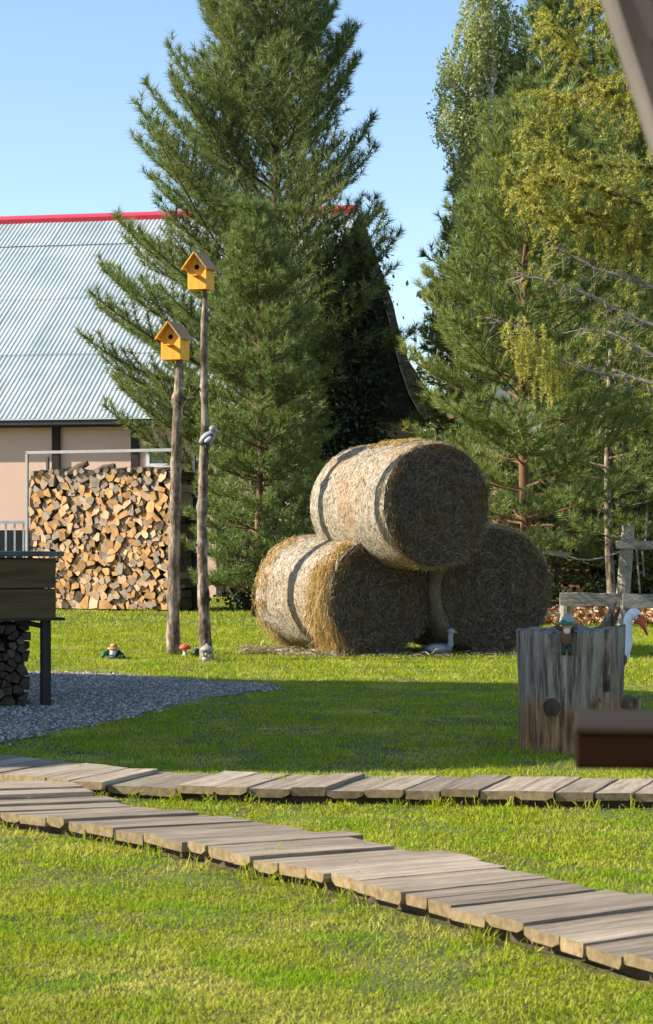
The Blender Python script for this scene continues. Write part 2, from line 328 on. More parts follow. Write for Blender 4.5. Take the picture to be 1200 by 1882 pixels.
gpx = [(-150, 1236), (30, 1236), (130, 1237), (250, 1243), (340, 1250), (430, 1256), (510, 1263), (515, 1267), (460, 1274), (380, 1284), (330, 1295), (250, 1316), (190, 1330), (110, 1344), (50, 1357), (0, 1366), (-150, 1392)]
gpoly = [(gd(*p).x, gd(*p).y) for p in gpx]
gp = MB(); gp.add([(x, y, 0.004) for x, y in gpoly], [tuple(range(len(gpoly)))])
tag(gp.build('gravel_path', M['gravel_bed']), kind='structure', label='grey gravel patch beside the lawn')
n = 60000
px = rng.uniform(-3.9, 0, n); py = rng.uniform(12.2, 20.7, n)
jx = px + 0.06 * np.sin(py * 9) + rng.normal(0, 0.05, n)
k = in_poly(jx, py + rng.normal(0, 0.08, n), gpoly) & (np.abs(px) < 0.152 * py + 0.6); px = px[k]; py = py[k]; n = len(px)
OC = np.array([[1, 0, 0], [-1, 0, 0], [0, 1, 0], [0, -1, 0], [0, 0, 1], [0, 0, -1]], float)
OF = [(0, 2, 4), (2, 1, 4), (1, 3, 4), (3, 0, 4)]
sz = rng.uniform(0.006, 0.016, (n, 1, 1)) * np.array([1, 1, 0.7]) * rng.uniform(0.7, 1.3, (n, 1, 3))
V = OC[None] * sz + rng.normal(0, 0.002, (n, 6, 3)); a = rng.uniform(0, 6.28, n)
ca, sa = np.cos(a)[:, None], np.sin(a)[:, None]
V = np.stack([V[..., 0] * ca - V[..., 1] * sa, V[..., 0] * sa + V[..., 1] * ca, V[..., 2]], -1)
V += np.stack([px, py, np.full(n, 0.012)], -1)[:, None]
me = bpy.data.meshes.new('gravel'); fa = np.array(OF)[None] + (np.arange(n) * 6)[:, None, None]
me.from_pydata(V.reshape(-1, 3).tolist(), [], fa.reshape(-1, 3).tolist())
tag(link('gravel', me, M['pebble']), kind='stuff', label='loose grey gravel stones at the left of the lawn')

# boardwalk edges (front edge of the plank tops, world metres)
ZT = 0.075
near_front = [(-1.95, 10.5), (-1.70, 10.0), (-1.404, 9.42), (-1.19, 9.25), (-.972, 8.99), (-.748, 8.73), (-.535, 8.44), (-.312, 8.10), (-.087, 7.82), (.10, 7.49), (.303, 7.165), (.405, 6.93), (.589, 6.64), (.706, 6.46), (.817, 6.206), (.906, 6.08), (1.35, 5.25), (1.7, 4.5)]
far_px = [(-140, 1408), (0, 1421), (75, 1430), (140, 1437), (205, 1439), (272, 1442), (340, 1445), (407, 1447), (475, 1450), (617, 1450), (690, 1450), (760, 1452), (835, 1453), (902, 1455), (977, 1455), (1052, 1458), (1125, 1456), (1200, 1457), (1340, 1455)]
far_front = [(gd(x, y, ZT).x, gd(x, y, ZT).y) for x, y in far_px]
def resample(pl, stepf):
    P = [Vector(p) for p in pl]; d = [0]
    for i in range(1, len(P)): d.append(d[-1] + (P[i] - P[i - 1]).length)
    def ev(s):
        for i in range(1, len(P)):
            if s <= d[i]: return P[i - 1].lerp(P[i], (s - d[i - 1]) / (d[i] - d[i - 1]))
        return P[-1]
    out, s = [], 0.0
    while True:
        w = stepf()
        if s + w > d[-1]: break
        out.append((ev(s), ev(s + w), s / d[-1])); s += w
    return out
near_pl = resample(near_front, lambda: random.choice([0.145, 0.17, 0.19, 0.20]))
far_pl = resample(far_front, lambda: random.uniform(0.165, 0.20))
def pl_dir(which, t):
    a = (R(14) + (R(36) - R(14)) * min(1, t * 1.5)) if which == 'near' else R(62 + 10 * min(1, t * 3))
    return Vector((math.cos(a), math.sin(a)))
walk_quads = []
def boardwalk(which, pls, label, length):
    st = MB()
    for inset in (0.10, length - 0.14):
        pts = []
        for (a, b, t) in pls:
            u = pl_dir(which, t); q = a + u * inset; pts.append((q.x, q.y, 0.012))
        for i in range(len(pts) - 1):
            p, q = Vector(pts[i]), Vector(pts[i + 1]); c = (p + q) / 2; d = (q - p)
            st.box(c, (d.length + 0.01, 0.06, 0.05), Matrix.Rotation(math.atan2(d.y, d.x), 3, 'Z'))
    root = tag(st.build('boardwalk', M['stringer']), label=label, kind='structure')
    for i, (a, b, t) in enumerate(pls):
        u = pl_dir(which, t); L = length + random.uniform(-0.008, 0.012) + (0.07 if random.random() < 0.12 else 0)
        off = random.uniform(-0.009, 0.009) + (random.choice([-.02, .025]) if random.random() < .1 else 0); th = random.uniform(0.034, 0.043); dz = random.uniform(-0.006, 0.008) + (random.choice([-.012, .012]) if random.random() < .12 else 0); gap = random.uniform(0.006, 0.014)
        e = (b - a).normalized()
        A = a + e * gap / 2 + u * off; B = b - e * gap / 2 + u * (off + random.uniform(-.006, .006))
        u2 = Vector((u.x, u.y)).normalized(); tilt = random.uniform(-0.004, 0.004)
        c = (A + B) / 2 + u2 * L / 2
        rz = math.atan2(u2.y, u2.x)
        # cross-section: flat top with rounded (waney) lower corners, run along the plank
        wv = (B - A); wd = abs(wv.x * -u2.y + wv.y * u2.x)
        skew = wv.dot(u2) / max(wd, .01)
        rc = random.choice([0.002, 0.003, 0.004, 0.006, 0.012, 0.03])
        sec = [(-.5, 0), (-.5, -0.6), (-.5 + rc / wd, -1), (.5 - rc / wd, -1), (.5, -0.6), (.5, 0)]
        m = MB(); nseg = 5; N = len(sec)
        for s in range(nseg + 1):
            x = -L / 2 + L * s / nseg
            for (sx, sz_) in sec:
                yy = -sx * wd; z = ZT + dz + tilt * sx + sz_ * th + (random.uniform(-.0012, .0012))
                m.v.append((x + skew * sx * wd, yy + random.uniform(-.0012, .0012), z))
        for s in range(nseg):
            for q in range(N):
                j = (q + 1) % N; m.f.append((s * N + q, s * N + j, (s + 1) * N + j, (s + 1) * N + q)); m.m.append(0)
        m.f.append(tuple(range(N))[::-1]); m.m.append(1); m.f.append(tuple(nseg * N + q for q in range(N))); m.m.append(1)
        o = m.build('plank', [M['plank'], M['plank_end']], root, loc=(c.x, c.y, 0), rot=(0, 0, rz))
    fe = [a for a, b, t in pls] + [pls[-1][1]]; be = [a + pl_dir(which, t) * length for a, b, t in pls] + [pls[-1][1] + pl_dir(which, pls[-1][2]) * length]
    walk_quads.append([(p.x, p.y) for p in fe] + [(p.x, p.y) for p in reversed(be)])
boardwalk('near', near_pl, 'nearer curved boardwalk of short weathered planks', 0.60)
boardwalk('far', far_pl, 'farther straight boardwalk of short weathered planks along the shaded lawn', 0.64)

def grass(n, y0, y1, hmin, hmax, w, outer=0.0):
    y = rng.uniform(y0, y1, n); hw = 0.152 * y + 0.9; x = rng.uniform(-1, 1, n) * hw
    if outer: x = np.sign(x) * (hw + rng.random(n) * outer)
    k = ~in_poly(x, y, gpoly)
    for q in walk_quads: k &= ~in_poly(x, y, q)
    thin = np.array([noise.noise((a * 2.1 + 7, b * 1.3, 5)) + .5 * noise.noise((a * 9, b * 9, 2)) for a, b in zip(x, y)])
    for which_pl, ln_ in ((near_pl, .63), (far_pl, .64)):      # worn, thin turf along the boards
        ax = np.array([[p.x, p.y] for p, q, t in which_pl]); bx_ = ax + np.array([tuple(pl_dir('near' if which_pl is near_pl else 'far', t) * ln_) for p, q, t in which_pl])
        for E in (ax, bx_):
            dd = np.full(len(x), 9.0)
            for e_ in E: dd = np.minimum(dd, np.hypot(x - e_[0], y - e_[1]))
            thin = np.where(dd < .28, thin + (.28 - dd) * 1.6, thin)
    k &= (thin < .22) | (rng.random(len(x)) < .38)
    x, y = x[k], y[k]; n = len(x)
    # patchy sward: blade length follows smooth noise
    pn = np.array([noise.noise((a * 1.7, b * 1.7, 0)) + 0.6 * noise.noise((a * 6, b * 6, 3)) + 0.7 * noise.noise((a * 17, b * 17, 8)) for a, b in zip(x, y)])
    h = (hmin + (hmax - hmin) * rng.random(n)) * np.clip(1 + 0.7 * pn, .35, 2)
    far = (y > 25); h = h * np.where(far, 1.2, 1)
    lean = np.stack([rng.normal(0, 0.9, n), rng.normal(0, 0.9, n), np.ones(n)], -1)
    P = np.stack([x, y, np.zeros(n)], -1); T = P + unit(lean) * h[:, None]
    a = rng.uniform(0, math.pi, n); S = np.stack([np.cos(a), np.sin(a), np.zeros(n)], -1) * (w * rng.uniform(0.6, 1.3, n))[:, None] / 2
    Md = P + (T - P) * 0.55 + np.stack([np.zeros(n), np.zeros(n), h * 0.13], -1)
    return np.concatenate([np.stack([P - S, P + S, Md + S * .7], 1), np.stack([P - S, Md + S * .7, Md - S * .7], 1), np.stack([Md - S * .7, Md + S * .7, T], 1)]) if y1 < 12 else np.stack([P - S, P + S, T], 1)
G = [grass(170000, 5.2, 8.2, 0.009, 0.024, 0.0038), grass(130000, 8.2, 11.5, 0.010, 0.026, 0.0048), grass(190000, 11.5, 19, 0.012, 0.03, 0.0065), grass(160000, 19, 31, 0.02, 0.045, 0.011), grass(70000, 31, 50, 0.02, 0.05, 0.018), grass(60000, 2.5, 12.5, 0.016, 0.036, 0.009, 3.5), grass(90000, 12.5, 38, 0.02, 0.045, 0.015, 5.0)]
tag(link('lawn_grass', tri_mesh('lawn_grass', np.concatenate(G)), M['grass']), kind='stuff', label='mown bright green lawn grass')
# a few longer tufts against and between the planks
tp = []
for which, pls, ln, cnt in (('near', near_pl, 0.60, 80), ('far', far_pl, 0.64, 70)):
    for i in range(cnt):
        a, b, t = random.choice(pls); u = pl_dir(which, t)
        s = random.choice([-0.03, -0.02, ln + 0.02, ln + 0.03] + ([random.uniform(0.1, ln)] if random.random() < .18 else []))
        p = a + u * s; m = random.randint(6, 20)
        for q in range(m): tp.append((p.x + random.gauss(0, .03), p.y + random.gauss(0, .02), 0.05 if 0 < s < ln else 0.0))
for (x_, y_, r_, c_) in ((1.45, 13.0, .31, 130), (-1.64, 23.6, .10, 40), (-1.23, 22.5, .09, 40), (-2.15, 22.9, .13, 40), (-2.0, 16.25, .05, 14), (1.86, 14.4, .05, 20)):
    for q in range(c_):
        a_ = random.uniform(0, 6.28); rr_ = r_ + random.uniform(0, .05); tp.append((x_ + rr_ * math.cos(a_), y_ + rr_ * math.sin(a_), 0))
tp = np.array(tp); D = np.stack([rng.normal(0, .5, len(tp)), rng.normal(0, .5, len(tp)), np.ones(len(tp))], -1)
tag(link('edge_grass', tri_mesh('edge_grass', strands(tp, D, rng.uniform(.03, .10, len(tp)), np.full(len(tp), .004), 0.1)), M['grass']), kind='stuff', label='longer grass tufts along the boardwalk edges')

N = 260; x = rng.uniform(-3, 3, N); y = 5.6 + rng.random(N) ** 1.3 * 17; zz = np.full(N, .028)
for q_ in walk_quads: zz[in_poly(x, y, q_)] = ZT + .012
P = np.stack([x, y, zz], -1); U = runit(N) * [1, 1, .3]; V_ = np.cross(U, [0, 0, 1.0]) + runit(N) * .2; s_f = rng.uniform(.007, .020, (N, 1))
tag(link('fallen_leaves', quad_mesh('fallen_leaves', np.stack([P - U * s_f, P + V_ * s_f * .6, P + U * s_f, P - V_ * s_f * .6], 1)), M['litter']), kind='stuff', label='small brown leaves scattered on lawn and boards')

# ------------------------------------------------------------------ house far left
PSI = R(12)
HO = Vector((-0.45, 45.6, 0))
house = empty('house', HO, -PSI, label='long house with grey corrugated roof, red ridge and pink plaster wall', cat='house')
EZ = 3.80; TP = 0.65
WL = -16.0
w = MB(); w.box(((WL) / 2, 0.36 + 4, 1.95), (abs(WL) - 0.4, 8.0, 3.9)); w.build('wall', M['wall_pink'], house)
for lx in (-5.55, -3.78, -1.9, -7.7, -9.9):
    MB().box((lx, 0.33, 1.9), (0.17, 0.10, 3.8)).build('timber_post', M['dark_timber'], house)
MB().box((WL / 2, 0.19, EZ - 0.13), (abs(WL), 0.34, 0.05)).build('soffit', M['dark_timber'], house)
MB().box((WL / 2, -0.02, EZ - 0.075), (abs(WL), 0.07, 0.12)).build('gutter', M['metal_dark'], house, bevel=0.02)
MB().box((WL / 2, -0.03, EZ - 0.006), (abs(WL), 0.12, 0.02)).build('eave_trim', M['white_paint'], house)
rows = [(0.0, 2.40), (2.40, 4.72), (4.72, 7.17), (7.17, 8.45)]
PWID = 1.08; SLA = math.atan(TP)
def corr(length):
    m = MB(); n = 40; pitch = PWID / 10
    for s in (0, 1):
        for i in range(n + 1):
            x = PWID * i / n; ph = (i % 4); z = (0.0, 0.0, 0.014, 0.014)[ph]
            m.v.append((x, s * length, z))
    for i in range(n): m.f.append((i, i + 1, n + 1 + i + 1, n + 1 + i)); m.m.append(0)
    return m
for ri, (u0, u1) in enumerate(rows):
    Ls = (u1 - u0) / math.cos(SLA) + 0.06; base = None
    for c in range(15):
        if base is None:
            o = corr(Ls).build('roof_panel', M['roof_metal'], house); base = o.data
        else: o = link('roof_panel', base, M['roof_metal'], house)
        o.location = (-PWID * (c + 1) - 0.50, u0 - 0.03, EZ + TP * u0 + 0.008 * (ri % 2) + 0.004 * (c % 2) + random.uniform(0, .004) + 0.012 * ri); o.rotation_euler = (SLA - 0.0015 * ri, 0, 0)
rz_ = EZ + TP * 8.45
MB().prism([(0, 0), (0.35, 0.02)], 0, 1)
rc = MB(); rc.box((WL / 2 - 0.28, 8.42, rz_ + 0.07), (abs(WL) - 0.56, 0.34, 0.17), Matrix.Rotation(R(20), 3, 'X')); rc.build('ridge_cap', M['red_cap'], house, bevel=0.03)
bk = MB(); bk.add([(WL, 8.5, rz_), (-.52, 8.5, rz_), (-.52, 17, EZ - 0.1), (WL, 17, EZ - 0.1)], [(0, 3, 2, 1)]); bk.build('rear_roof', M['roof_metal'], house)
gw = MB(); gw.prism([(0.6, 3.9), (8.45, rz_ - 0.15), (16.3, 3.9)], 0, 0.2)
gw.build('gable_wall', M['wall_pink'], house, loc=(-0.7, 0, 0), rot=(0, 0, R(90)))
def window(parent, lx, ly, z, ww, hh):
    f = MB()
    for s in (-1, 1):
        f.box((lx + s * ww / 2, ly, z), (0.08, 0.08, hh + 0.08)); 
    for s in (-1, 0.45, 1): f.box((lx, ly - 0.003, z + s * hh / 2), (ww - 0.08, 0.07, 0.08))
    f.box((lx, ly - 0.006, z - 0.1), (0.05, 0.06, hh * 0.7))
    fr = f.build('window', M['white_paint'], parent)
    MB().box((lx, ly + 0.02, z), (ww, 0.02, hh)).build('pane', M['glass'], fr)
window(house, -3.18, 0.32, 2.55, 0.62, 1.15)
window(house, -12.0, 0.32, 2.2, 0.9, 1.2)

# steep dark gable wing at the right end of the house
WY = 45.0
def wpt(px_, py_): p = at(px_, py_, WY); return (p.x - at(660, 0, WY).x, p.z)
outer = [wpt(x, y) for x, y in ((660, 388), (700, 494), (723, 560), (733, 605), (751, 662), (775, 700), (799, 735), (799, 766))]
inner = [wpt(x, y) for x, y in ((660, 420), (694, 510), (712, 575), (722, 620), (736, 676), (752, 722), (768, 752), (782, 771))]
shell = outer + inner[::-1]; left = [(-x, z) for x, z in inner] + [(-x, z) for x, z in outer[::-1]]
wing = empty('gabled_annex', (at(660, 0, WY).x, WY, 0), R(0), label='annex with steep dark flared gable roof behind the hay bales', cat='house')
m = MB(); m.prism(shell[::-1], 0, 9)
m.build('roof_slope', M['dark_roof'], wing)
m = MB(); m.prism(left[::-1], 0, 9); m.build('roof_slope', M['dark_roof'], wing)
iw = [(x * 0.985, z - 0.02) for x, z in inner]; zc = wpt(0, 776)[1]
up = [(-x, z) for x, z in iw[::-1]] + iw[1:]
m = MB(); m.prism([(p[0], max(p[1], zc)) for p in up], 0.45, 0.65); m.build('gable_boarding', M['dark_roof'], wing)
zw = wpt(0, 770)[1]; xw = iw[-1][0] - 0.12
MB().box((0, 4.6, zw / 2), (2 * xw, 8.0, zw - 0.02)).build('wall', M['wall_beige'], wing)
for k in range(9):
    z = zc + 0.18 + 0.42 * k
    hw = max([x for x, zz in iw if zz > z] or [0.05])
    MB().box((0, 0.42, z), (2 * hw * 0.93, 0.05, 0.035)).build('board_edge', M['dark_timber'], wing)
MB().box((-0.2, 0.45 - 0.003 + 0.12, 2.3), (0.16, 0.1, zw - 2.0)).build('timber_post', M['dark_timber'], wing)

# white railing at the terrace in front of the house
rl = empty('terrace_railing', at(20, 0, 43.5) * Vector((1, 1, 0)) if False else (at(20, 0, 43.5).x, 43.5, 0), 0, label='white baluster railing at the left edge in front of the pink wall', cat='railing')
s_ = 43.5 / F
MB().box((-1.2, 0, CAMZ + 30 * s_), (3.1, 0.06, 0.06)).build('rail', M['white_paint'], rl)
MB().box((-1.2, 0, 0.35), (3.1, 0.06, 0.06)).build('rail', M['white_paint'], rl)
for k in range(14):
    MB().box((0.25 - 0.175 * k, 0, (CAMZ + 30 * s_ + 0.35) / 2), (0.035, 0.035, CAMZ + 30 * s_ - 0.41)).build('baluster', M['white_paint'], rl)
pb = MB(); pb.box((-1.2, 0.5, 0.72), (3.1, 0.3, 1.4)); tag(pb.build('railing_backdrop', M['metal_dark'], None, loc=(at(20, 0, 43.5).x, 43.5, 0)), label='dark low box behind the white railing', cat='backdrop')  # plain dark box filling the view behind the balusters

# ------------------------------------------------------------------ woodpile
def voronoi(W_, H_, n, seed, relax=2):
    r = random.Random(seed); pts = [(r.uniform(0, W_), r.uniform(0, H_)) for _ in range(n)]
    def cells(pts):
        out = []
        for i, (x, y) in enumerate(pts):
            poly = [(0, 0), (W_, 0), (W_, H_), (0, H_)]
            for j, (a, b) in enumerate(pts):
                if i == j or (a - x) ** 2 + (b - y) ** 2 > 0.6: continue
                mx, my = (a + x) / 2, (b + y) / 2; nx, ny = a - x, b - y; new = []
                for q in range(len(poly)):
                    p, s = poly[q], poly[(q + 1) % len(poly)]
                    dp = (p[0] - mx) * nx + (p[1] - my) * ny; ds = (s[0] - mx) * nx + (s[1] - my) * ny
                    if dp <= 0: new.append(p)
                    if dp * ds < 0: t = dp / (dp - ds); new.append((p[0] + (s[0] - p[0]) * t, p[1] + (s[1] - p[1]) * t))
                poly = new
                if not poly: break
            out.append(poly)
        return out
    for _ in range(relax):
        c = cells(pts); pts = [(sum(p[0] for p in q) / len(q), sum(p[1] for p in q) / len(q)) if q else pts[i] for i, q in enumerate(c)]
    return cells(pts)
PPSI = R(25)
WO = gd(54, 1120); Wp, Hp, Dp = 2.93, 2.38, 0.62
pile = empty('firewood_stack', WO, -PPSI, label='tall stack of split orange firewood in a steel frame', cat='firewood stack')
def clipcorner(poly, r):
    # cut the polygon by one random chord so that pieces read as split wedges
    c = (sum(p[0] for p in poly) / len(poly), sum(p[1] for p in poly) / len(poly))
    a = r.uniform(0, 6.28); nx, ny = math.cos(a), math.sin(a); d = r.uniform(0.015, 0.04)
    new = []
    for q in range(len(poly)):
        p, s = poly[q], poly[(q + 1) % len(poly)]
        dp = (p[0] - c[0]) * nx + (p[1] - c[1]) * ny - d; ds = (s[0] - c[0]) * nx + (s[1] - c[1]) * ny - d
        if dp <= 0: new.append(p)
        if dp * ds < 0: t = dp / (dp - ds); new.append((p[0] + (s[0] - p[0]) * t, p[1] + (s[1] - p[1]) * t))
    return new if len(new) > 2 else poly
rr = random.Random(5)
def log_piece(poly, D, r, sx=0.86):
    cx = sum(p[0] for p in poly) / len(poly); cy = sum(p[1] for p in poly) / len(poly)
    th = r.uniform(-.5, .5) ; ct, stt = math.cos(th * .3), math.sin(th * .3); k = r.uniform(0.94, 1.0)
    loc = []
    for p in poly:
        x, y = (p[0] - cx) * k, (p[1] - cy) * k; loc.append((x * ct - y * stt, x * stt + y * ct))
    m = MB(); nn = len(loc); tx, tz = r.uniform(-.10, .10), r.uniform(-.10, .10)
    y0 = 0.0
    fr = [(x, y0 + x * tx * 2 + z * tz * 2, z) for x, z in loc]; bkk = [(x + D * tx * .3, D, z + D * tz * .3) for x, z in loc]
    m.v = fr + bkk; m.f = [tuple(range(nn))]; m.m = [0]
    for i in range(nn):
        j = (i + 1) % nn; m.f.append((j, i, nn + i, nn + j)); m.m.append(1)
    m.f.append(tuple(nn + i for i in range(nn))[::-1]); m.m.append(0)
    return m, cx, cy
nl = 0
faces = ['log_face'] * 11 + ['log_pale'] * 4 + ['log_grey']
cells_ = [p for p in voronoi(Wp, Hp, 455, 3, 1) if len(p) > 2]
cells_ = [clipcorner(p, rr) if rr.random() < .55 else p for p in cells_]
def parea(p): return abs(sum(p[i][0] * p[(i + 1) % len(p)][1] - p[(i + 1) % len(p)][0] * p[i][1] for i in range(len(p)))) / 2
cells_.sort(key=parea, reverse=True); rest = MB()
for ix, poly in enumerate(cells_):
    cyy = sum(p[1] for p in poly) / len(poly)
    m, cx, cy = log_piece(poly, Dp, rr)
    if ix < 278:
        fm = 'log_grey' if (cyy > Hp - 0.30 and rr.random() < .55) else ('log_bark' if rr.random() < .03 else rr.choice(faces))
        m.build('log', [M[fm], M['log_bark' if rr.random() < .6 else 'log_grey']], pile, loc=(cx, rr.uniform(-0.05, 0.04), cy + 0.03), rot=(0, 0, rr.uniform(-.03, .03)))
    else:
        k = rr.choice([0, 0, 1]); b = len(rest.v); dy = rr.uniform(-.05, .05)
        rest.v += [(x + cx, y + dy, z + cy + .03) for x, y, z in m.v]; rest.f += [tuple(b + i for i in f) for f in m.f]; rest.m += [k if q == 0 else 2 for q in m.m]
tag(rest.build('smaller_logs', [M['log_face'], M['log_pale'], M['log_bark']], pile), kind='stuff')
# dark backing of the pieces deeper in the stack
fill = MB()
for k in range(260):
    fill.box((rr.uniform(0.06, Wp - 0.06), 0.14 + rr.uniform(0, .12), rr.uniform(0.06, Hp - 0.1)), (rr.uniform(.08, .16), 0.35, rr.uniform(.06, .12)), Matrix.Rotation(rr.uniform(-.8, .8), 3, 'Y'))
tag(fill.build('inner_logs', M['log_grey'], pile), kind='stuff')
for k in range(17):    # rough top course
    x = 0.12 + k * 0.165 + rr.uniform(-.04, .04)
    m = MB(); r0 = rr.uniform(.04, .06); m.tube([(0, -.05, 0), (0, Dp, 0)], [r0, r0 * .9], 7, wob=0.25)
    m.build('log', [M['log_grey'] if rr.random() < .6 else M['log_bark']], pile, loc=(x, rr.uniform(-.03, .03), Hp + 0.03 + rr.uniform(-.02, .03)), rot=(rr.uniform(-.12, .12), 0, rr.uniform(-.2, .2)))
for (x, z, L_, a, yaw) in ((0.98, Hp + 0.10, .38, .5, .2), (1.5, Hp + 0.07, .42, .3, .1), (2.2, Hp + 0.03, .42, .1, .3)):
    MB().tube([(-L_ / 2, 0, 0), (0, 0.01, 0.015), (L_ / 2, 0, 0)], [.06, .075, .05], 7, wob=0.2).build('log', [M['log_bark']], pile, loc=(x, .06, z), rot=(0, -a, yaw))
ph = (1120 - 832) * 38.7 / F
for (x, y, h) in ((-0.03, -0.03, ph), (-0.03, Dp + 0.03, ph - .05), (Wp + 0.03, -0.03, ph - .02), (Wp + 0.03, Dp + 0.03, ph - .05)):
    MB().box((x, y, h / 2), (0.045, 0.045, h)).build('frame_post', M['metal_dark'] if x > 0 or y > 0 else M['metal_grey'], pile)
MB().box((Wp / 2, -0.03, ph - 0.0), (Wp + 0.1, 0.045, 0.05)).build('frame_rail', M['metal_grey'], pile)
MB().box((Wp + .03, Dp / 2, Hp + .0), (0.04, Dp, 0.04)).build('frame_rail', M['metal_dark'], pile)
MB().box((Wp / 2, Dp + .08, Hp / 2), (Wp + 0.1, 0.03, Hp)).build('back_sheet', M['metal_dark'], pile)

# ------------------------------------------------------------------ birdhouses on bark poles
def bird_pole(label, pts, Y, wpx, box, stubs, group):
    base = at(pts[0][0], pts[0][1], Y); base.z = 0
    root = empty('pole_birdhouse', base, 0, label=label, cat='birdhouse', group=group)
    P = []; Rr = []
    for i in range(len(pts) - 1):
        n_ = max(2, int((pts[i][1] - pts[i + 1][1]) / 14))
        for k in range(n_):
            t = k / n_; x = pts[i][0] + (pts[i + 1][0] - pts[i][0]) * t; y = pts[i][1] + (pts[i + 1][1] - pts[i][1]) * t
            ww = wpx[i] + (wpx[i + 1] - wpx[i]) * t
            P.append(at(x, y, Y) - base); Rr.append(ww / 2 * Y / F * random.uniform(0.93, 1.07))
    P.append(at(*pts[-1], Y) - base); Rr.append(wpx[-1] / 2 * Y / F)
    P[0].z = -0.05
    for s in stubs:       # swellings at knots
        z = at(0, s[0], Y).z
        for i, p in enumerate(P):
            Rr[i] *= 1 + 0.38 * math.exp(-((p.z - z) / 0.045) ** 2)
    MB().tube(P, Rr, 12, wob=0.06).build('pole', M['bark_pole'], root, smooth=True)
    for s in stubs:
        z = at(0, s[0], Y).z; i = min(range(len(P)), key=lambda q: abs(P[q].z - z)); q = P[i]; d = Vector((s[1], -0.4, 0.12)).normalized()
        MB().tube([q + d * Rr[i] * .5, q + d * (Rr[i] + s[2])], [.02, .013], 7).build('branch_stub', M['bark_dark'], root)
    bx, ax_y, bot_y, wfr = box          # left px of front, apex row, bottom row, front width in px
    rzb = -R(22); sc = Y / F
    wd_ = wfr * sc / math.cos(rzb); c = at(bx + wfr / 2, bot_y, Y); top = at(0, ax_y, Y).z; zb = c.z; ze = zb + (top - zb) * 0.60; dp = wd_ * 0.95
    loc = Vector((c.x, Y, zb)) - base - Vector((0, dp * .35, 0)); rot = (0, 0, rzb)
    hw = wd_ / 2; ap = top - zb - 0.022
    b = MB(); b.prism([(-hw, 0), (hw, 0), (hw, ze - zb), (0, ap), (-hw, ze - zb)], 0, dp)
    b.build('box', M['bird_wood'], root, loc=loc, rot=rot, bevel=0.002)
    sl = math.atan2(ap - (ze - zb), hw); rl_ = hw / math.cos(sl) + 0.055
    for s in (-1, 1):
        r = MB(); r.box((0, 0, 0), (rl_, dp + 0.10, 0.014), Matrix.Rotation(s * sl, 3, 'Y'))
        cx_ = s * (rl_ / 2 * math.cos(sl) - 0.0); cz_ = ap + 0.008 - rl_ / 2 * math.sin(sl) + 0.004
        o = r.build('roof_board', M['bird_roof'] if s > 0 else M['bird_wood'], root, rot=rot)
        o.location = Vector(loc) + Matrix.Rotation(rzb, 3, 'Z') @ Vector((cx_, dp / 2 - 0.025 + 0.002 * s, cz_))
    hz_ = (ze - zb) * 0.98
    h = MB(); nn = 16; h.v = [(0.027 * math.cos(2 * math.pi * i / nn), yy, hz_ + 0.027 * math.sin(2 * math.pi * i / nn)) for yy in (-.003, .004) for i in range(nn)]
    h.f = [tuple(range(nn))] + [((i + 1) % nn, i, nn + i, nn + (i + 1) % nn) for i in range(nn)]; h.m = [0] * (nn + 1)
    h.build('entrance_hole', M['black'], root, loc=loc, rot=rot)
    p_ = MB(); p_.prism([(-0.03, 0), (0.035, 0), (0.035, 0.012), (-0.03, 0.012)], -0.085, 0)
    p_.build('perch', M['bird_wood'], root, loc=Vector(loc) + Vector((0, 0, hz_ - 0.095)), rot=rot)
    return root, base, P
r1 = bird_pole('lower yellow birdhouse on the thicker left bark pole', [(321, 1202), (318, 1165), (319, 1080), (321, 980), (323, 880), (325, 780), (328, 720), (330, 655)], 23.6, [32, 25, 22, 21, 20, 17, 16, 13], (296, 591, 662, 37), [(738, -1, .02), (738, 1, .10), (848, 1, .03), (940, -1, .025), (1088, 1, .02)], 'yellow birdhouses on bark poles')
r2 = bird_pole('higher yellow birdhouse on the thinner right bark pole', [(380, 1210), (376, 1160), (373, 1060), (371, 960), (374, 860), (377, 780), (375, 700), (375, 620), (377, 530)], 22.5, [26, 21, 19, 18, 17, 15, 13, 13, 9], (345, 464, 533, 35), [(585, 1, .03), (710, -1, .03), (930, 1, .015), (1003, -1, .015), (1100, 1, .012)], 'yellow birdhouses on bark poles')
# bird ornament clinging to the right pole
bl = at(381, 806, 22.36)
bo = empty('bird_figurine', bl, 0, label='grey bird figurine fastened halfway up the right birdhouse pole', cat='figurine')
rt = Matrix.Rotation(R(-40), 3, 'Y')
MB().blob((0, 0, 0), (.10, .055, .062), 14, 10, rt).build('body', M['feather_grey'], bo, smooth=True)
MB().blob((.055, 0, .098), (.038, .034, .036), 12, 8).build('head', M['feather_grey'], bo, smooth=True)
MB().tube([(.085, -.01, .085), (.135, -.01, .065)], [.012, .003], 6).build('beak', M['cream'], bo)
MB().blob((-.005, -.052, -.01), (.085, .015, .036), 12, 8, rt).build('wing', M['feather_dark'], bo, smooth=True)
MB().blob((.01, -.066, -.012), (.045, .008, .018), 10, 6, rt).build('wing_bar', M['white_glaze'], bo, smooth=True)
MB().add([(-.05, -.03, -.04), (-.05, .03, -.04), (-.15, .02, -.055), (-.15, -.02, -.055), (-.05, -.03, -.055), (-.05, .03, -.055), (-.15, .02, -.065), (-.15, -.02, -.065)], [(0, 1, 2, 3), (7, 6, 5, 4), (0, 3, 7, 4), (1, 5, 6, 2), (2, 6, 7, 3), (0, 4, 5, 1)]).build('tail', M['feather_dark'], bo)
MB().blob((.0, 0, -.075), (.035, .05, .04), 8, 6).build('perch_clamp', M['feather_dark'], bo)

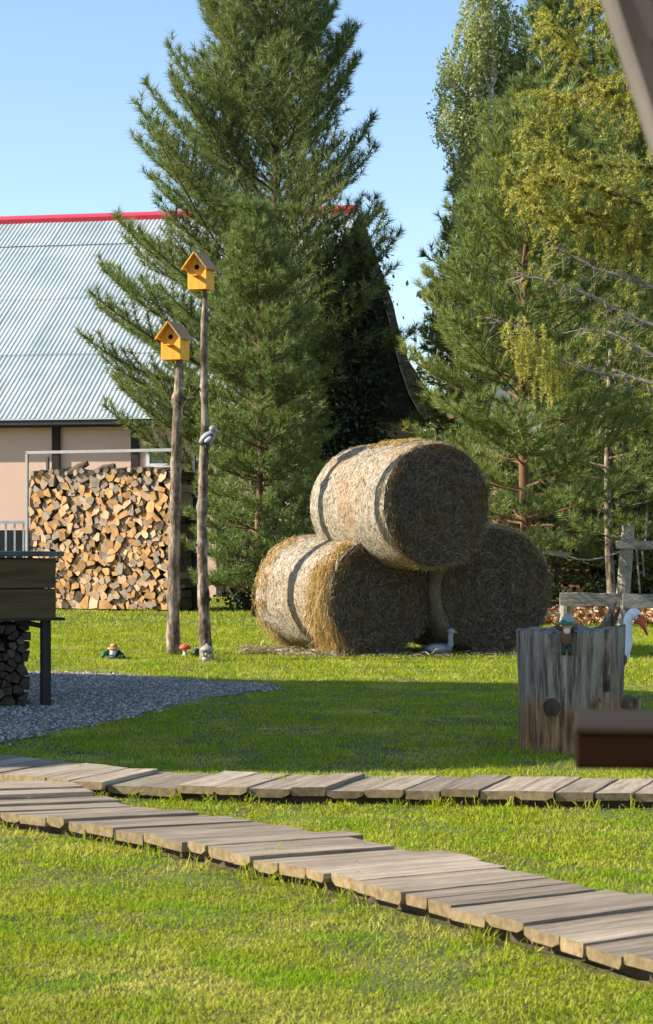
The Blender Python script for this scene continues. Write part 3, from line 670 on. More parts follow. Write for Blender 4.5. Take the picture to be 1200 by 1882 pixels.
# ------------------------------------------------------------------ small figurines on the lawn
def fig(name, label, px_, py_, cat='figurine'):
    p = gd(px_, py_); return empty(name, p, 0, label=label, cat=cat)
g1 = fig('garden_gnome', 'reclining garden gnome with straw hat and green sleeves on the lawn', 209, 1211)
MB().blob((0, .03, .05), (.085, .06, .055), nz=.15).build('body', M['green_cloth'], g1, smooth=True)
MB().blob((.0, -.02, .085), (.043, .04, .045)).build('head', M['skin'], g1, smooth=True)
MB().lathe((0, -.015, .105), [(.068, .0), (.066, .012), (.040, .018), (.036, .04), (.02, .055), (0, .06)], 16).build('hat', M['straw_hat'], g1, smooth=True)
MB().lathe((0, -.015, .120), [(.042, 0), (.041, .014)], 16).build('hat_band', M['hat_band'], g1)
MB().blob((-.005, -.055, .06), (.032, .018, .04), nz=.1).build('beard', M['beard'], g1, smooth=True)
MB().blob((0, -.062, .083), .008, 8, 6).build('nose', M['skin'], g1, smooth=True)
MB().tube([(-.05, 0, .07), (-.10, -.02, .055), (-.115, -.05, .022)], [.026, .025, .018], 9).build('arm', M['green_cloth'], g1, smooth=True)
MB().tube([(.05, 0, .06), (.085, -.03, .045), (.07, -.07, .02)], [.026, .024, .018], 9).build('arm', M['dark_cloth'], g1, smooth=True)
MB().tube([(-.03, -.04, .025), (-.01, -.10, .02), (.05, -.12, .02)], [.03, .024, .016], 9).build('leg', M['dark_cloth'], g1, smooth=True)
MB().tube([(.04, -.02, .03), (.10, -.06, .025), (.115, -.08, .02)], [.03, .024, .02], 9).build('leg', M['dark_cloth'], g1, smooth=True)
t1 = fig('toadstool', 'red capped toadstool ornament at the foot of the left birdhouse pole', 340, 1206)
MB().lathe((0, 0, 0), [(.035, 0), (.024, .02), (.018, .06), (.02, .085)], 12).build('stem', M['cream'], t1, smooth=True)
MB().lathe((0, 0, .075), [(.0, .0), (.058, .0), (.066, .01), (.055, .034), (.03, .052), (0, .058)], 16).build('cap', M['red_glaze'], t1, smooth=True)
for k in range(7):
    a = k * .9; MB().blob((.042 * math.cos(a), .042 * math.sin(a), .118), (.008, .008, .004), 6, 4).build('white_spot', M['white_glaze'], t1)
f1 = fig('frog_figurine', 'small dark green frog ornament between the two birdhouse poles', 360, 1207)
MB().blob((0, 0, .04), (.045, .04, .04), nz=.1).build('body', M['frog'], f1, smooth=True)
MB().blob((.01, -.03, .075), (.03, .028, .022)).build('head', M['frog'], f1, smooth=True)
for s in (-1, 1):
    MB().blob((.01 + s * .015, -.04, .094), .008, 8, 6).build('eye', M['cream'], f1, smooth=True)
    MB().tube([(s * .03, .0, .035), (s * .055, -.02, .03), (s * .035, -.045, .006)], [.017, .013, .01], 7).build('leg', M['frog'], f1, smooth=True)
s1 = fig('stone_figurine', 'grey stone figurine of a child under a mushroom cap beside the right pole', 380, 1217)
MB().blob((0, 0, .032), (.05, .04, .035), nz=.15).build('base', M['stone'], s1, smooth=True)
MB().blob((0, -.01, .078), (.030, .026, .038)).build('body', M['stone'], s1, smooth=True)
MB().blob((0, -.015, .122), (.022, .022, .024)).build('head', M['stone'], s1, smooth=True)
MB().tube([(0, .035, .02), (0, .04, .14)], [.018, .014], 9).build('mushroom_stem', M['stone_dark'], s1, smooth=True)
MB().lathe((0, .02, .125), [(0, -.004), (.05, -.012), (.072, -.01), (.068, .012), (.045, .034), (.02, .045), (.012, .06), (0, .062)], 18).build('mushroom_cap', M['stone'], s1, smooth=True)
for s in (-1, 1): MB().tube([(s * .026, -.01, .10), (s * .045, -.03, .075), (s * .02, -.045, .06)], [.010, .009, .008], 7).build('arm', M['stone'], s1, smooth=True)

# ------------------------------------------------------------------ hay bales
def bale(label, fx, fz, Y, rad, L, yaw, seed, gold, sag=0.03):
    # fx: photo column of the face centre, fz: height of its centre; yaw turns the far end to the left
    c = Vector(((fx - 600) * Y / F, Y, 0))
    root = empty('hay_bale', c, yaw, label=label, cat='hay bale', group='stacked round hay bales')
    rs = random.Random(seed); nr = np.random.default_rng(seed)
    def rad_at(a, y):
        d = Vector((math.cos(a), y * .8, math.sin(a)))
        k = 1 + 0.022 * noise.noise(d * 1.6 + Vector((seed, 0, 0))) + 0.010 * noise.noise(d * 6 + Vector((seed, 3, 0)))
        e = min(y, L - y); k -= 0.05 * math.exp(-(e / 0.06) ** 2)
        pass
        if math.sin(a) < -0.75: k *= 1 - sag * (-(math.sin(a)) - 0.75) / 0.25
        return rad * k
    n_, m_ = 72, 22; m = MB()
    for j in range(m_ + 1):
        y = L * j / m_
        for i in range(n_):
            a = 2 * math.pi * i / n_; r = rad_at(a, y); m.v.append((r * math.cos(a), y, fz + r * math.sin(a)))
    for j in range(m_):
        for i in range(n_):
            a, b = j * n_ + i, j * n_ + (i + 1) % n_; m.f.append((a, b, b + n_, a + n_)); m.m.append(0)
    m.build('net_wrapped_side', M['bale_side'], root, smooth=True)
    for (yy, sgn) in ((0.0, -1), (L, 1)):
        m = MB(); rings = 14
        for q in range(rings + 1):
            for i in range(n_):
                a = 2 * math.pi * i / n_; r = rad_at(a, yy) * (q / rings) if q else 0.001
                bulge = sgn * (0.06 * (1 - (q / rings) ** 2) + 0.028 * noise.noise(Vector((math.cos(a) * r * 4, math.sin(a) * r * 4, seed))) * (1 - (q / rings) ** 6))
                m.v.append((r * math.cos(a), yy + bulge, fz + r * math.sin(a)))
        for q in range(rings):
            for i in range(n_):
                a, b = q * n_ + i, q * n_ + (i + 1) % n_; f = (a, b, b + n_, a + n_); m.f.append(f if sgn < 0 else f[::-1]); m.m.append(0)
        m.build('cut_face', M['bale_face'], root, smooth=True)
    # straw of the face: laid mostly along the spiral
    N = 11000; rr_ = rad * np.sqrt(nr.random(N)) * 0.985; a = nr.uniform(0, 2 * math.pi, N)
    P = np.stack([rr_ * np.cos(a), -0.055 * (1 - (rr_ / rad) ** 2) - nr.uniform(0.0, .03, N), fz + rr_ * np.sin(a)], -1)
    Tn = np.stack([-np.sin(a), np.zeros(N), np.cos(a)], -1) * nr.choice([-1, 1], (N, 1)); Rd = np.stack([np.cos(a), np.zeros(N), np.sin(a)], -1)
    D = Tn + Rd * nr.normal(0, .85, (N, 1)) + np.stack([np.zeros(N), -np.abs(nr.normal(0, .16, N)), np.zeros(N)], -1) + np.array([0, 0, -.15])
    k = (rr_ < rad * .93) | (nr.random(N) < .4)
    tag(link('face_straw', tri_mesh('face_straw', strands(P[k], D[k], nr.uniform(.03, .13, k.sum()), nr.uniform(.003, .007, k.sum()), .1)), M['straw_grey'], root), kind='stuff')
    # fibres of the wrapped side
    N = 9000; a = nr.uniform(0, 2 * math.pi, N); y = nr.uniform(0.02, L - .02, N); ra = np.array([rad_at(p, q) for p, q in zip(a, y)]) + .003
    P = np.stack([ra * np.cos(a), y, fz + ra * np.sin(a)], -1); Tn = np.stack([-np.sin(a), np.zeros(N), np.cos(a)], -1) * nr.choice([-1, 1], (N, 1))
    D = Tn + np.stack([0.12 * np.cos(a), nr.normal(0, .5, N), 0.12 * np.sin(a)], -1)
    tag(link('side_straw', tri_mesh('side_straw', strands(P, D, nr.uniform(.02, .06, N), nr.uniform(.003, .006, N), 0)), M['straw'], root), kind='stuff')
    # loose golden hay where the wrap has torn: near both rims
    for (y0, y1, N, a0, a1, ln) in gold:
        a = nr.uniform(R(a0), R(a1), N); y = nr.uniform(y0, y1, N); kk = np.array([noise.noise((p * 5, q * 5, seed * 3.1)) > -.12 + nr.normal(0, .08) for p, q in zip(a, y)]); a, y = a[kk], y[kk]; N = len(a); ra = np.array([rad_at(p, q) for p, q in zip(a, y)]) + nr.uniform(0, .03, N)
        P = np.stack([ra * np.cos(a), y, fz + ra * np.sin(a)], -1); Tn = np.stack([np.sin(a), np.zeros(N), -np.cos(a)], -1) * np.where(nr.random((N, 1)) < .75, -1, 1)
        Tn = np.where((P[:, :1] < 0), Tn * 1, Tn); 
        D = Tn * .8 + np.stack([0.22 * np.cos(a) + nr.normal(0, .15, N), nr.normal(0, .45, N), 0.32 * np.sin(a) - .25], -1)
        tag(link('loose_hay', tri_mesh('loose_hay', strands(P, D, nr.uniform(.05, ln * 1.3, N), nr.uniform(.003, .007, N), .35)), M['straw_gold'], root), kind='stuff')
    return root
YAW = R(27)
bale('lower left hay bale with golden hay spilling over its front rim', 699, 0.635, 23.4, 0.66, 1.6, R(31), 1,
     [(0.02, 0.34, 4200, 150, 245, .22), (0.02, 0.18, 700, 120, 160, .12), (1.3, 1.6, 1500, 110, 250, .08), (0.0, .10, 500, 60, 115, .09)], 0.06)
bale('lower right hay bale shaded under the top bale, ruffled face', 912, 0.69, 23.8, 0.71, 1.5, R(25), 2, [(0.0, 0.2, 700, 20, 110, .10)], 0.05)
bale('top hay bale resting on the two lower ones, pale wrapped side', 802, CAMZ - (928 - HZ) * 22.9 / F, 22.9, 0.675, 1.62, R(28), 3,
     [(0.35, 0.95, 1900, 62, 112, .10), (0.0, .04, 400, 0, 360, .06)], 0.0)
# hay fallen on the lawn round the bales
N = 1500; x = rng.uniform(-.95, .1, N); yb = 23.25 + rng.normal(0, .25, N) + np.clip(-(x - .0), 0, 1) * 0.9; k = rng.random(N) < 1
P = np.stack([x, yb, rng.uniform(.01, .07, N)], -1); N2 = 600
P2 = np.stack([rng.uniform(.1, 2.5, N2), 23.2 + rng.normal(0, .2, N2), rng.uniform(.01, .04, N2)], -1); P = np.concatenate([P, P2]); D = runit(len(P)); D[:, 2] *= .25
tag(link('fallen_hay', tri_mesh('fallen_hay', strands(P, D, rng.uniform(.04, .14, len(P)), rng.uniform(.003, .007, len(P)), .05)), M['straw']), kind='stuff', label='straw scattered on the grass around the bales')

# duck figurine in the nook between the lower bales
dk = empty('duck_figurine', (at(815, 0, 23.15).x, 23.3, 0), 0, label='grey blue duck figurine with raised pale neck between the lower bales', cat='figurine')
MB().blob((-.05, 0, .075), (.15, .075, .065), 16, 10, nz=.05).build('body', M['grey_blue'], dk, smooth=True)
MB().tube([(.05, 0, .08), (.085, 0, .13), (.08, 0, .20), (.085, 0, .25)], [.045, .034, .028, .03], 10).build('neck', M['hat_grey'], dk, smooth=True)  # white neck and head greyed, shade of the nook put into the colour
MB().blob((.09, 0, .265), (.04, .032, .034)).build('head', M['hat_grey'], dk, smooth=True)
MB().tube([(.12, 0, .26), (.155, 0, .25)], [.014, .007], 7).build('beak', M['straw_hat'], dk)
MB().blob((-.07, -.068, .085), (.10, .015, .04), 12, 8).build('wing', M['feather_grey'], dk, smooth=True)
MB().blob((-.19, 0, .10), (.05, .03, .02), 8, 6, Matrix.Rotation(R(25), 3, 'Y')).build('tail', M['feather_dark'], dk, smooth=True)
for s in (-1, 1): MB().blob((.0 + .04 * s, -.06, .012), (.035, .03, .014), 8, 6).build('foot', M['cream'], dk, smooth=True)

# ------------------------------------------------------------------ big stump with ornaments
SY = 13.0; sb = at(1049, 0, SY); ss = SY / F
st = empty('tree_stump', (sb.x, SY, 0), 0, label='thick weathered grey tree stump with knots on the shaded lawn', cat='tree stump')
HT = 0.715
m = MB(); n_, m_ = 96, 16
def stump_r(a, z):
    t = z / HT; r = 0.300 + 0.016 * t + 0.012 * max(0, .12 - t) * 8
    gr = abs(math.sin(a * 7 + 1.3 * math.sin(a * 3) + .6 * t)); r -= 0.012 * (1 - gr) ** 4
    r += 0.030 * noise.noise(Vector((math.cos(a) * 2.2, math.sin(a) * 2.2, t * .5))) + 0.005 * noise.noise(Vector((math.cos(a) * 14, math.sin(a) * 14, t * 1.2)))
    for (a0, w_, d_) in ((R(262), .05, .03), (R(318), .07, .028), (R(340), .03, .02)):
        dd = (a - a0 + math.pi) % (2 * math.pi) - math.pi; r -= d_ * math.exp(-(dd / w_) ** 2) * (.35 + .65 * t)
    return r
def top_z(a, f): return HT + (.012 * noise.noise(Vector((math.cos(a) * 11, math.sin(a) * 11, 2))) if f > .9 else 0) + 0.012 * math.cos(a - .4) * f + 0.034 * noise.noise(Vector((math.cos(a) * 3 * f, math.sin(a) * 3 * f, 5)))
for j in range(m_ + 1):
    for i in range(n_):
        a = 2 * math.pi * i / n_; z = (HT * j / m_); r = stump_r(a, z)
        if j == m_: z = top_z(a, 1)
        if j == 0: z = -.03
        m.v.append((r * math.cos(a), r * math.sin(a), z))
for j in range(m_):
    for i in range(n_):
        a, b = j * n_ + i, j * n_ + (i + 1) % n_; m.f.append((a, b, b + n_, a + n_)); m.m.append(0)
for q in range(1, 7):
    for i in range(n_):
        a = 2 * math.pi * i / n_; f = 1 - q / 6.001; r = stump_r(a, HT) * f
        m.v.append((r * math.cos(a), r * math.sin(a), top_z(a, f) - .012 * (1 - f)))
for q in range(6):
    for i in range(n_):
        a, b = (m_ + q) * n_ + i, (m_ + q) * n_ + (i + 1) % n_; m.f.append((a, b, b + n_, a + n_)); m.m.append(0)
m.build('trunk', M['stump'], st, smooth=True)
def sp(px_, py_): return ((px_ - 1049) * ss, CAMZ - (py_ - HZ) * ss)
x, z = sp(1008, 1293); yy = -math.sqrt(max(.0, .295 ** 2 - x * x))
d = Vector((x, yy, 0)).normalized()
MB().tube([Vector((x, yy, z)) - d * .02, Vector((x, yy, z)) + d * .035], [.062, .05], 14, wob=.06).build('knot', M['bark_dark'], st)
MB().tube([Vector((x, yy, z)) - d * .02, Vector((x, yy, z)) + d * .022], [.074, .06], 14, wob=.08).build('knot_collar', M['stump'], st)
x, z = sp(1092, 1278); yy = -math.sqrt(.295 ** 2 - x * x); d = Vector((x, yy, 0)).normalized()
MB().tube([Vector((x, yy, z)) - d * .02, Vector((x, yy, z)) + d * .012], [.05, .035], 12, wob=.1).build('knot', M['stump'], st)
MB().tube([Vector((x, yy, z - .005)) , Vector((x, yy, z - .005)) + d * .016], [.022, .016], 10, wob=.1).build('knot', M['bark_dark'], st)
x, z = sp(1140, 1294)
MB().tube([(x - .06, -.02, z + .01), (x + .05, -.04, z), (x + .115, -.06, z - .003)], [.055, .05, .043], 14, wob=.05).build('branch_stub', M['bark_pole'], st, smooth=False)
x, z = sp(1142, 1211); MB().blob((x, -.05, z), (.03, .03, .035), 10, 8, nz=.2).build('burl', M['bark_dark'], st, smooth=True)
# splintered piece at the rear right rim
m = MB(); x0, z0 = sp(1112, 1165); x1, z1 = sp(1133, 1108); x2, z2 = sp(1096, 1165)
m.add([(x2, .06, z0), (x0 + .02, .02, z0), (x0 + .04, .10, z0), (x1 - .012, .06, z1), (x1 + .012, .05, z1 + .005), (x1 + .01, .085, z1)], [(0, 1, 4, 3), (1, 2, 5, 4), (2, 0, 3, 5), (3, 4, 5), (0, 2, 1)])
m.build('splinter', M['bark_pole'], st)
m = MB(); m.add([(x0 - .005, .07, z0), (x0 + .05, .04, z0), (x0 + .05, .11, z0), (x1 + .025, .07, z1 - .03), (x1 + .035, .06, z1 - .035), (x1 + .03, .09, z1 - .03)], [(0, 1, 4, 3), (1, 2, 5, 4), (2, 0, 3, 5), (3, 4, 5), (0, 2, 1)])
m.build('splinter', M['bark_pine'], st)
# strip of loose bark on the right
m = MB(); x, z = sp(1112, 1200)
ang = [R(300 + k * 2.2) for k in range(7)]
for t in range(7):
    for k, a in enumerate(ang):
        zz = .36 + t * .06; r = stump_r(a, zz) + .010 + .006 * math.sin(k * 2.2); m.v.append((r * math.cos(a), r * math.sin(a), zz))
for t in range(6):
    for k in range(6): q = t * 7 + k; m.f.append((q, q + 1, q + 8, q + 7)); m.m.append(0)
o = m.build('bark_strip', M['bark_pole'], st); md = o.modifiers.new('thick', 'SOLIDIFY'); md.thickness = .012
# gnome hanging on the stump rim
x, z = sp(1030, 1150); gy = -stump_r(R(255), HT) - .01
gn = empty('climbing_gnome', (sb.x + x, SY + gy, z), 0, label='small gnome in green brimmed hat leaning over the stump rim', cat='figurine')
MB().blob((-.004, .02, -.055), (.034, .03, .065), nz=.1).build('body', M['brown_coat'], gn, smooth=True)
MB().blob((.0, .0, .012), (.030, .028, .030)).build('head', M['skin'], gn, smooth=True)
MB().lathe((-.004, .0, .026), [(.0, .0), (.055, -.008), (.056, .0), (.034, .010), (.033, .02), (0, .022)], 16).build('hat_brim', M['green_hat'], gn, smooth=True)
MB().lathe((.006, .0, .036), [(.036, 0), (.034, .022), (.022, .04), (0, .048)], 14).build('hat_crown', M['hat_grey'], gn, smooth=True)
MB().blob((0, -.03, .008), .008, 8, 6).build('nose', M['skin'], gn, smooth=True)
MB().blob((-.002, -.024, -.014), (.02, .012, .02)).build('beard', M['beard'], gn, smooth=True)
MB().tube([(-.03, .02, -.01), (-.055, .03, .01), (-.05, .06, .012)], [.014, .012, .010], 8).build('arm', M['brown_coat'], gn, smooth=True)
MB().tube([(.03, .02, -.01), (.06, .03, .0), (.062, .06, .012)], [.014, .012, .010], 8).build('arm', M['brown_coat'], gn, smooth=True)
for s in (-1, 1): MB().tube([(s * .015, .01, -.10), (s * .02, -.005, -.13), (s * .018, .0, -.155)], [.016, .014, .012], 8).build('leg', M['dark_cloth'], gn, smooth=True)
# bark scar below the gnome
MB().blob((sp(1018, 1180)[0], -stump_r(R(260), .6) + .012, .58), (.022, .012, .07), 10, 8, nz=.4).build('bark_scar', M['bark_dark'], st, smooth=True)

# stork figurine behind the stump
KY = 14.4; ks = KY / F
def kp(px_, py_, dy=0): p = at(px_, py_, KY); return (p.x - kb.x, dy, p.z)
kb = at(1118, 0, KY)
sk = empty('stork_figurine', (kb.x, KY, 0), 0, label='white stork figurine with red bill standing behind the stump', cat='figurine')
MB().blob(kp(1112, 1212), (.17, .085, .10), 18, 12, Matrix.Rotation(R(-18), 3, 'Y')).build('body', M['white_glaze'], sk, smooth=True)
MB().tube([kp(1130, 1215), kp(1142, 1196), kp(1152, 1178), kp(1154, 1158), kp(1154, 1140), kp(1160, 1128)], [.075, .062, .042, .030, .030, .034], 14).build('neck', M['white_glaze'], sk, smooth=True)
MB().blob(kp(1165, 1129), (.046, .038, .042), 14, 10).build('head', M['white_glaze'], sk, smooth=True)
MB().tube([kp(1172, 1134), kp(1180, 1146), kp(1186, 1158), kp(1190, 1168)], [.026, .019, .012, .004], 9).build('bill', M['bill_red'], sk, smooth=True)
MB().blob(kp(1173, 1131, -.033), .007, 8, 6).build('eye', M['eye'], sk, smooth=True)
MB().blob(kp(1095, 1218, -.06), (.16, .03, .06), 12, 8, Matrix.Rotation(R(-22), 3, 'Y')).build('wing', M['feather_dark'], sk, smooth=True)
for s in (-.03, .03):
    MB().tube([(s, s, .36), (s + .005, s, .2), (s, s, .012)], [.012, .010, .010], 8).build('leg', M['bill_red'], sk, smooth=True)
    MB().blob((s + .02, s - .01, .012), (.045, .02, .010), 8, 6).build('foot', M['bill_red'], sk, smooth=True)

# ------------------------------------------------------------------ raised timber box with firewood at the left edge
BY = 16.2; bs = BY / F; byaw = R(24)
bc = gd(88, 1300)
tb = empty('raised_timber_box', (at(103, 0, BY).x, BY, 0), byaw, label='dark timber box on posts with slate lid at the left edge', cat='raised box')
def bz(py_): return CAMZ - (py_ - HZ) * bs
BL, BD = 1.5, 0.85
MB().box((-BL / 2 + .02, BD / 2 - .02, bz(1018)), (BL + .05, BD + .08, .035)).build('lid', M['lid'], tb, bevel=.004)
for (a, b) in ((1026, 1081), (1082, 1137)):
    zt, zb = bz(a), bz(b)
    MB().box((-BL / 2, .02, (zt + zb) / 2), (BL, .035, zt - zb - .003)).build('board', M['planter'], tb, bevel=.003)
    MB().box((-.02, BD / 2, (zt + zb) / 2), (.035, BD - .08, zt - zb - .003)).build('board', M['planter'], tb, bevel=.003)
    MB().box((-BL / 2, BD - .02, (zt + zb) / 2), (BL, .035, zt - zb - .003)).build('board', M['planter'], tb, bevel=.003)
MB().box((-BL / 2 + .03, BD / 2, bz(1138)), (BL + .08, BD, .02)).build('shelf', M['dark_timber'], tb)
for x_ in (-.06, -BL + .06):
    for y_ in (.07, BD - .07):
        MB().box((x_, y_, bz(1139) / 2), (.065, .065, bz(1139))).build('leg', M['dark_timber'], tb)
MB().tube([(-.10, .07, bz(1150)), (-.30, .07, bz(1140) + .0)], [.02, .02], 4).build('corner_brace', M['dark_timber'], tb)
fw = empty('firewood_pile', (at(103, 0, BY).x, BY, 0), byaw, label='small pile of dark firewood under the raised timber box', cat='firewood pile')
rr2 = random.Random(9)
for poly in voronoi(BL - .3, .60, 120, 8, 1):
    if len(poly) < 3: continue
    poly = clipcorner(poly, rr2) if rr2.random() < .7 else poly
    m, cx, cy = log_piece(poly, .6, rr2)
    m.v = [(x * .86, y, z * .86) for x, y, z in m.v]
    m.build('log', [M['log_shaded'] if rr2.random() < .85 else M['log_bark'], M['log_shaded']], fw, loc=(-BL + .14 + cx, .10 + rr2.uniform(-.03, .03), cy + .02))

# ------------------------------------------------------------------ fence on the right
fe = empty('rail_fence', (gd(1148, 1150).x, 31.4, 0), 0, label='weathered two rail timber fence in front of the dark forest', cat='fence')
FY = 31.4; fs = FY / F; fx0 = gd(1148, 1150).x * 0 + at(1148, 0, FY).x; fe.location.x = fx0
def fp(px_, py_, dy=0): p = at(px_, py_, FY); return Vector((p.x - fx0, dy, p.z))
MB().tube([Vector((-.02, 0, -.05)), fp(1145, 1090), fp(1150, 1030), fp(1155, 965)], [.10, .10, .098, .092], 12, wob=.05).build('post', M['fence_grey'], fe)
MB().tube([fp(1330, 1150), fp(1330, 965)], [.10, .09], 12, wob=.05).build('post', M['fence_grey'], fe)
MB().tube([fp(1040, 1155, .1), fp(1041, 1092, .1)], [.085, .08], 12, wob=.05).build('post', M['fence_grey'], fe)
for (x0, y0, x1, y1, th, dy) in ((1130, 1001, 1400, 1006, 15, -.11), (1028, 1101, 1142, 1103, 24, -.06), (1142, 1104, 1400, 1104, 26, -.13), (1000, 1013, 1048, 1021, 9, .1), (980, 1128, 1030, 1128, 5, .1)):
    a_, b_ = fp(x0, y0, dy), fp(x1, y1, dy); dv = b_ - a_; c = (a_ + b_) / 2; seg = MB(); ns = 6
    for s in range(ns + 1):
        p = a_.lerp(b_, s / ns); hh = th / 2 * fs
        j = [random.uniform(-.012, .012) for _ in range(4)]
        seg.v += [(p.x, p.y - .03, p.z - hh + j[0]), (p.x, p.y + .03, p.z - hh + j[1]), (p.x, p.y + .03, p.z + hh + j[2]), (p.x, p.y - .03, p.z + hh + j[3])]
    for s in range(ns):
        for k in range(4): q = s * 4; seg.f.append((q + k, q + (k + 1) % 4, q + 4 + (k + 1) % 4, q + 4 + k)); seg.m.append(0)
    seg.f += [(0, 1, 2, 3)[::-1], tuple(ns * 4 + k for k in range(4))]; seg.m += [0, 0]
    seg.build('rail', M['fence_grey'], fe)
MB().tube([fp(1045, 1023, -.02), fp(1062, 1028, -.02), (fp(1085, 1029, -.02)), fp(1110, 1024, -.03), fp(1140, 1014, -.06)], .012, 6).build('rope', M['rope'], fe)
for (a_, b_) in (((1183, 1012), (1187, 1060)), ((1172, 1004), (1180, 1090)), ((1192, 940), (1189, 1012))):
    MB().tube([fp(*a_, .15), fp(*b_, .2)], [.018, .014], 6).build('hanging_stick', M['twig_grey'], fe)

# log cabin roof glimpsed through the pines
CY = 37.0
def cp(px_, py_, dy=0): return at(px_, py_, CY + dy)
cb = empty('log_shed', (cp(950, 0).x, CY, 0), 0, label='small log shed with pale metal roof glimpsed behind the right pine', cat='shed')
o0 = Vector(cb.location)
m = MB(); vs = [cp(895, 758), cp(990, 795), cp(1010, 735, 2.0), cp(925, 690, 2.0)]
vs = [v - o0 for v in vs]; m.add([tuple(v) for v in vs] + [tuple(v - Vector((0, 0, .07))) for v in vs], [(0, 1, 2, 3), (7, 6, 5, 4), (0, 4, 5, 1), (1, 5, 6, 2), (2, 6, 7, 3), (3, 7, 4, 0)])
m.build('roof_slab', M['white_paint'], cb)
for k in range(12):
    z = .13 + .26 * k
    if z > 3.1: break
    MB().tube([(-.35, .45, z), (1.3, .45, z)], .13, 10).build('wall_log', M['shed_log'], cb)
    MB().tube([(-.2, .3, z + .12), (-.2, 2.2, z + .12)], .12, 10).build('wall_log', M['shed_log'], cb)
MB().tube([cp(829, 762) - o0, cp(829, 762, 2.2) - o0 + Vector((.4, 0, 0))], .07, 10).build('purlin', M['shed_log'], cb)

# ------------------------------------------------------------------ trees
def needles(P, D, n, ln, w, spread=0.75):
    P = np.repeat(P, n, 0); D = np.repeat(D, n, 0); N = len(P)
    d = unit(D + runit(N) * spread); L = rng.uniform(.7, 1.15, (N, 1)) * ln
    S = unit(np.cross(d, runit(N))) * w / 2; B = P + D * rng.uniform(-.5, .5, (N, 1)) * ln * .7
    return np.stack([B - S, B + S, B + d * L], 1)
def conifer(label, px_, Y, h, prof, mat, bark, seed, tr=0.13, z0=0.6, gap=0.42, nb=6, elev=(5, 50), curl=0.5, asym=None, twig=0.13, ntuft=16, nlen=0.10, nw=0.010, lean=0, group=None, tuftgap=0.11, name='pine_tree', droop=0.0, cut=None, dens=1.0, spread=.85):
    r = random.Random(seed); x0 = (px_ - 600) * Y / F
    root = empty(name, (x0, Y, 0), 0, label=label, cat='tree', group=group)
    def axis(z): return Vector((lean * z + .05 * math.sin(z * .9 + seed), .05 * math.cos(z * .7 + seed), z))
    m = MB(); k = 14; m.tube([axis(h * i / k) for i in range(k + 1)], [tr * (1 - .93 * i / k) + .006 for i in range(k + 1)], 10, wob=.05); m.v = m.v
    m.build('trunk', bark, root, smooth=True)
    def pr(z):
        for i in range(1, len(prof)):
            if z <= prof[i][0]:
                a, b = prof[i - 1], prof[i]; return a[1] + (b[1] - a[1]) * (z - a[0]) / (b[0] - a[0])
        return prof[-1][1]
    TP_, TD = [], []; limb = MB(); z = z0
    while z < h - .25:
        t = (z / h); cnt = nb if t < .85 else max(4, nb - 1)
        a0 = r.uniform(0, 6.28)
        for b in range(cnt):
            if r.random() > dens: continue
            az = a0 + b * 2 * math.pi / cnt + r.uniform(-.35, .35)
            e = R(elev[0] + (elev[1] - elev[0]) * t ** 1.3 + r.uniform(-8, 8))
            # reach measured at the tip's height
            em = min(1.25, e + curl * .4); zt = z
            for _ in range(3): rch = pr(min(h, zt)) * (asym(az, zt) if asym else 1); zt = z + rch * math.tan(em)
            L = rch * r.uniform(.80, 1.05) / max(.4, math.cos(em))
            if L < .12: continue
            if cut and cut(az, z): continue
            zz = z + r.uniform(-.12, .12); p = axis(zz); n_ = max(4, int(L / .16)); pts = [p.copy()]; dirs = []
            for s in range(n_):
                f = s / n_; ee = e - droop * math.sin(f * 3.14) + curl * f * f
                az2 = az + .25 * math.sin(f * 3 + b)
                d = Vector((math.cos(az2) * math.cos(ee), math.sin(az2) * math.cos(ee), math.sin(ee)))
                p = p + d * (L / n_); pts.append(p.copy()); dirs.append(d)
            rad0 = .007 + .0075 * L
            limb.tube(pts, [rad0 * (1 - .85 * i / n_) for i in range(n_ + 1)], 4, caps=False)
            bare = .22 if L > .8 else .05
            f = bare; sgn = 1
            while f < 1.0:
                i = min(n_ - 1, int(f * n_)); q = pts[i].lerp(pts[i + 1], f * n_ - i); d = dirs[i]
                side = d.cross(Vector((0, 0, 1))).normalized() * sgn; sgn = -sgn
                tl = (.36 * L * (1 - f) + .20) * r.uniform(.6, 1.25); tl = min(tl, .85)
                td = (d * .75 + side * .85 + Vector((0, 0, r.uniform(-.05, .55)))).normalized()
                m_ = max(1, int(tl / tuftgap)); 
                if tl > .3: limb.tube([q, q + td * tl * .8], [.006, .003], 3, caps=False)
                for s in range(1, m_ + 1):
                    pp = q + td * tl * s / m_ + Vector((0, 0, .10 * tl * (s / m_) ** 2)); TP_.append(pp); TD.append((td + Vector((0, 0, .35 + .4 * s / m_))).normalized())
                f += twig / L * r.uniform(.7, 1.3)
            for s in range(n_):
                if s / n_ > .45: TP_.append(pts[s + 1]); TD.append(dirs[s])
            TP_.append(pts[-1]); TD.append(dirs[-1])
        z += gap * r.uniform(.75, 1.25) * (1 if t < .6 else .8)
    for s in range(8): TP_.append(axis(h - .05 * s)); TD.append(Vector((0, 0, 1)))
    limb.build('branches', bark, root)
    T = needles(np.array([tuple(v) for v in TP_]), np.array([tuple(v) for v in TD]), ntuft, nlen, nw, spread)
    o = link('crown', tri_mesh('crown', T), mat, root); tag(o, kind='stuff')
    return root, len(T)
tot = {}
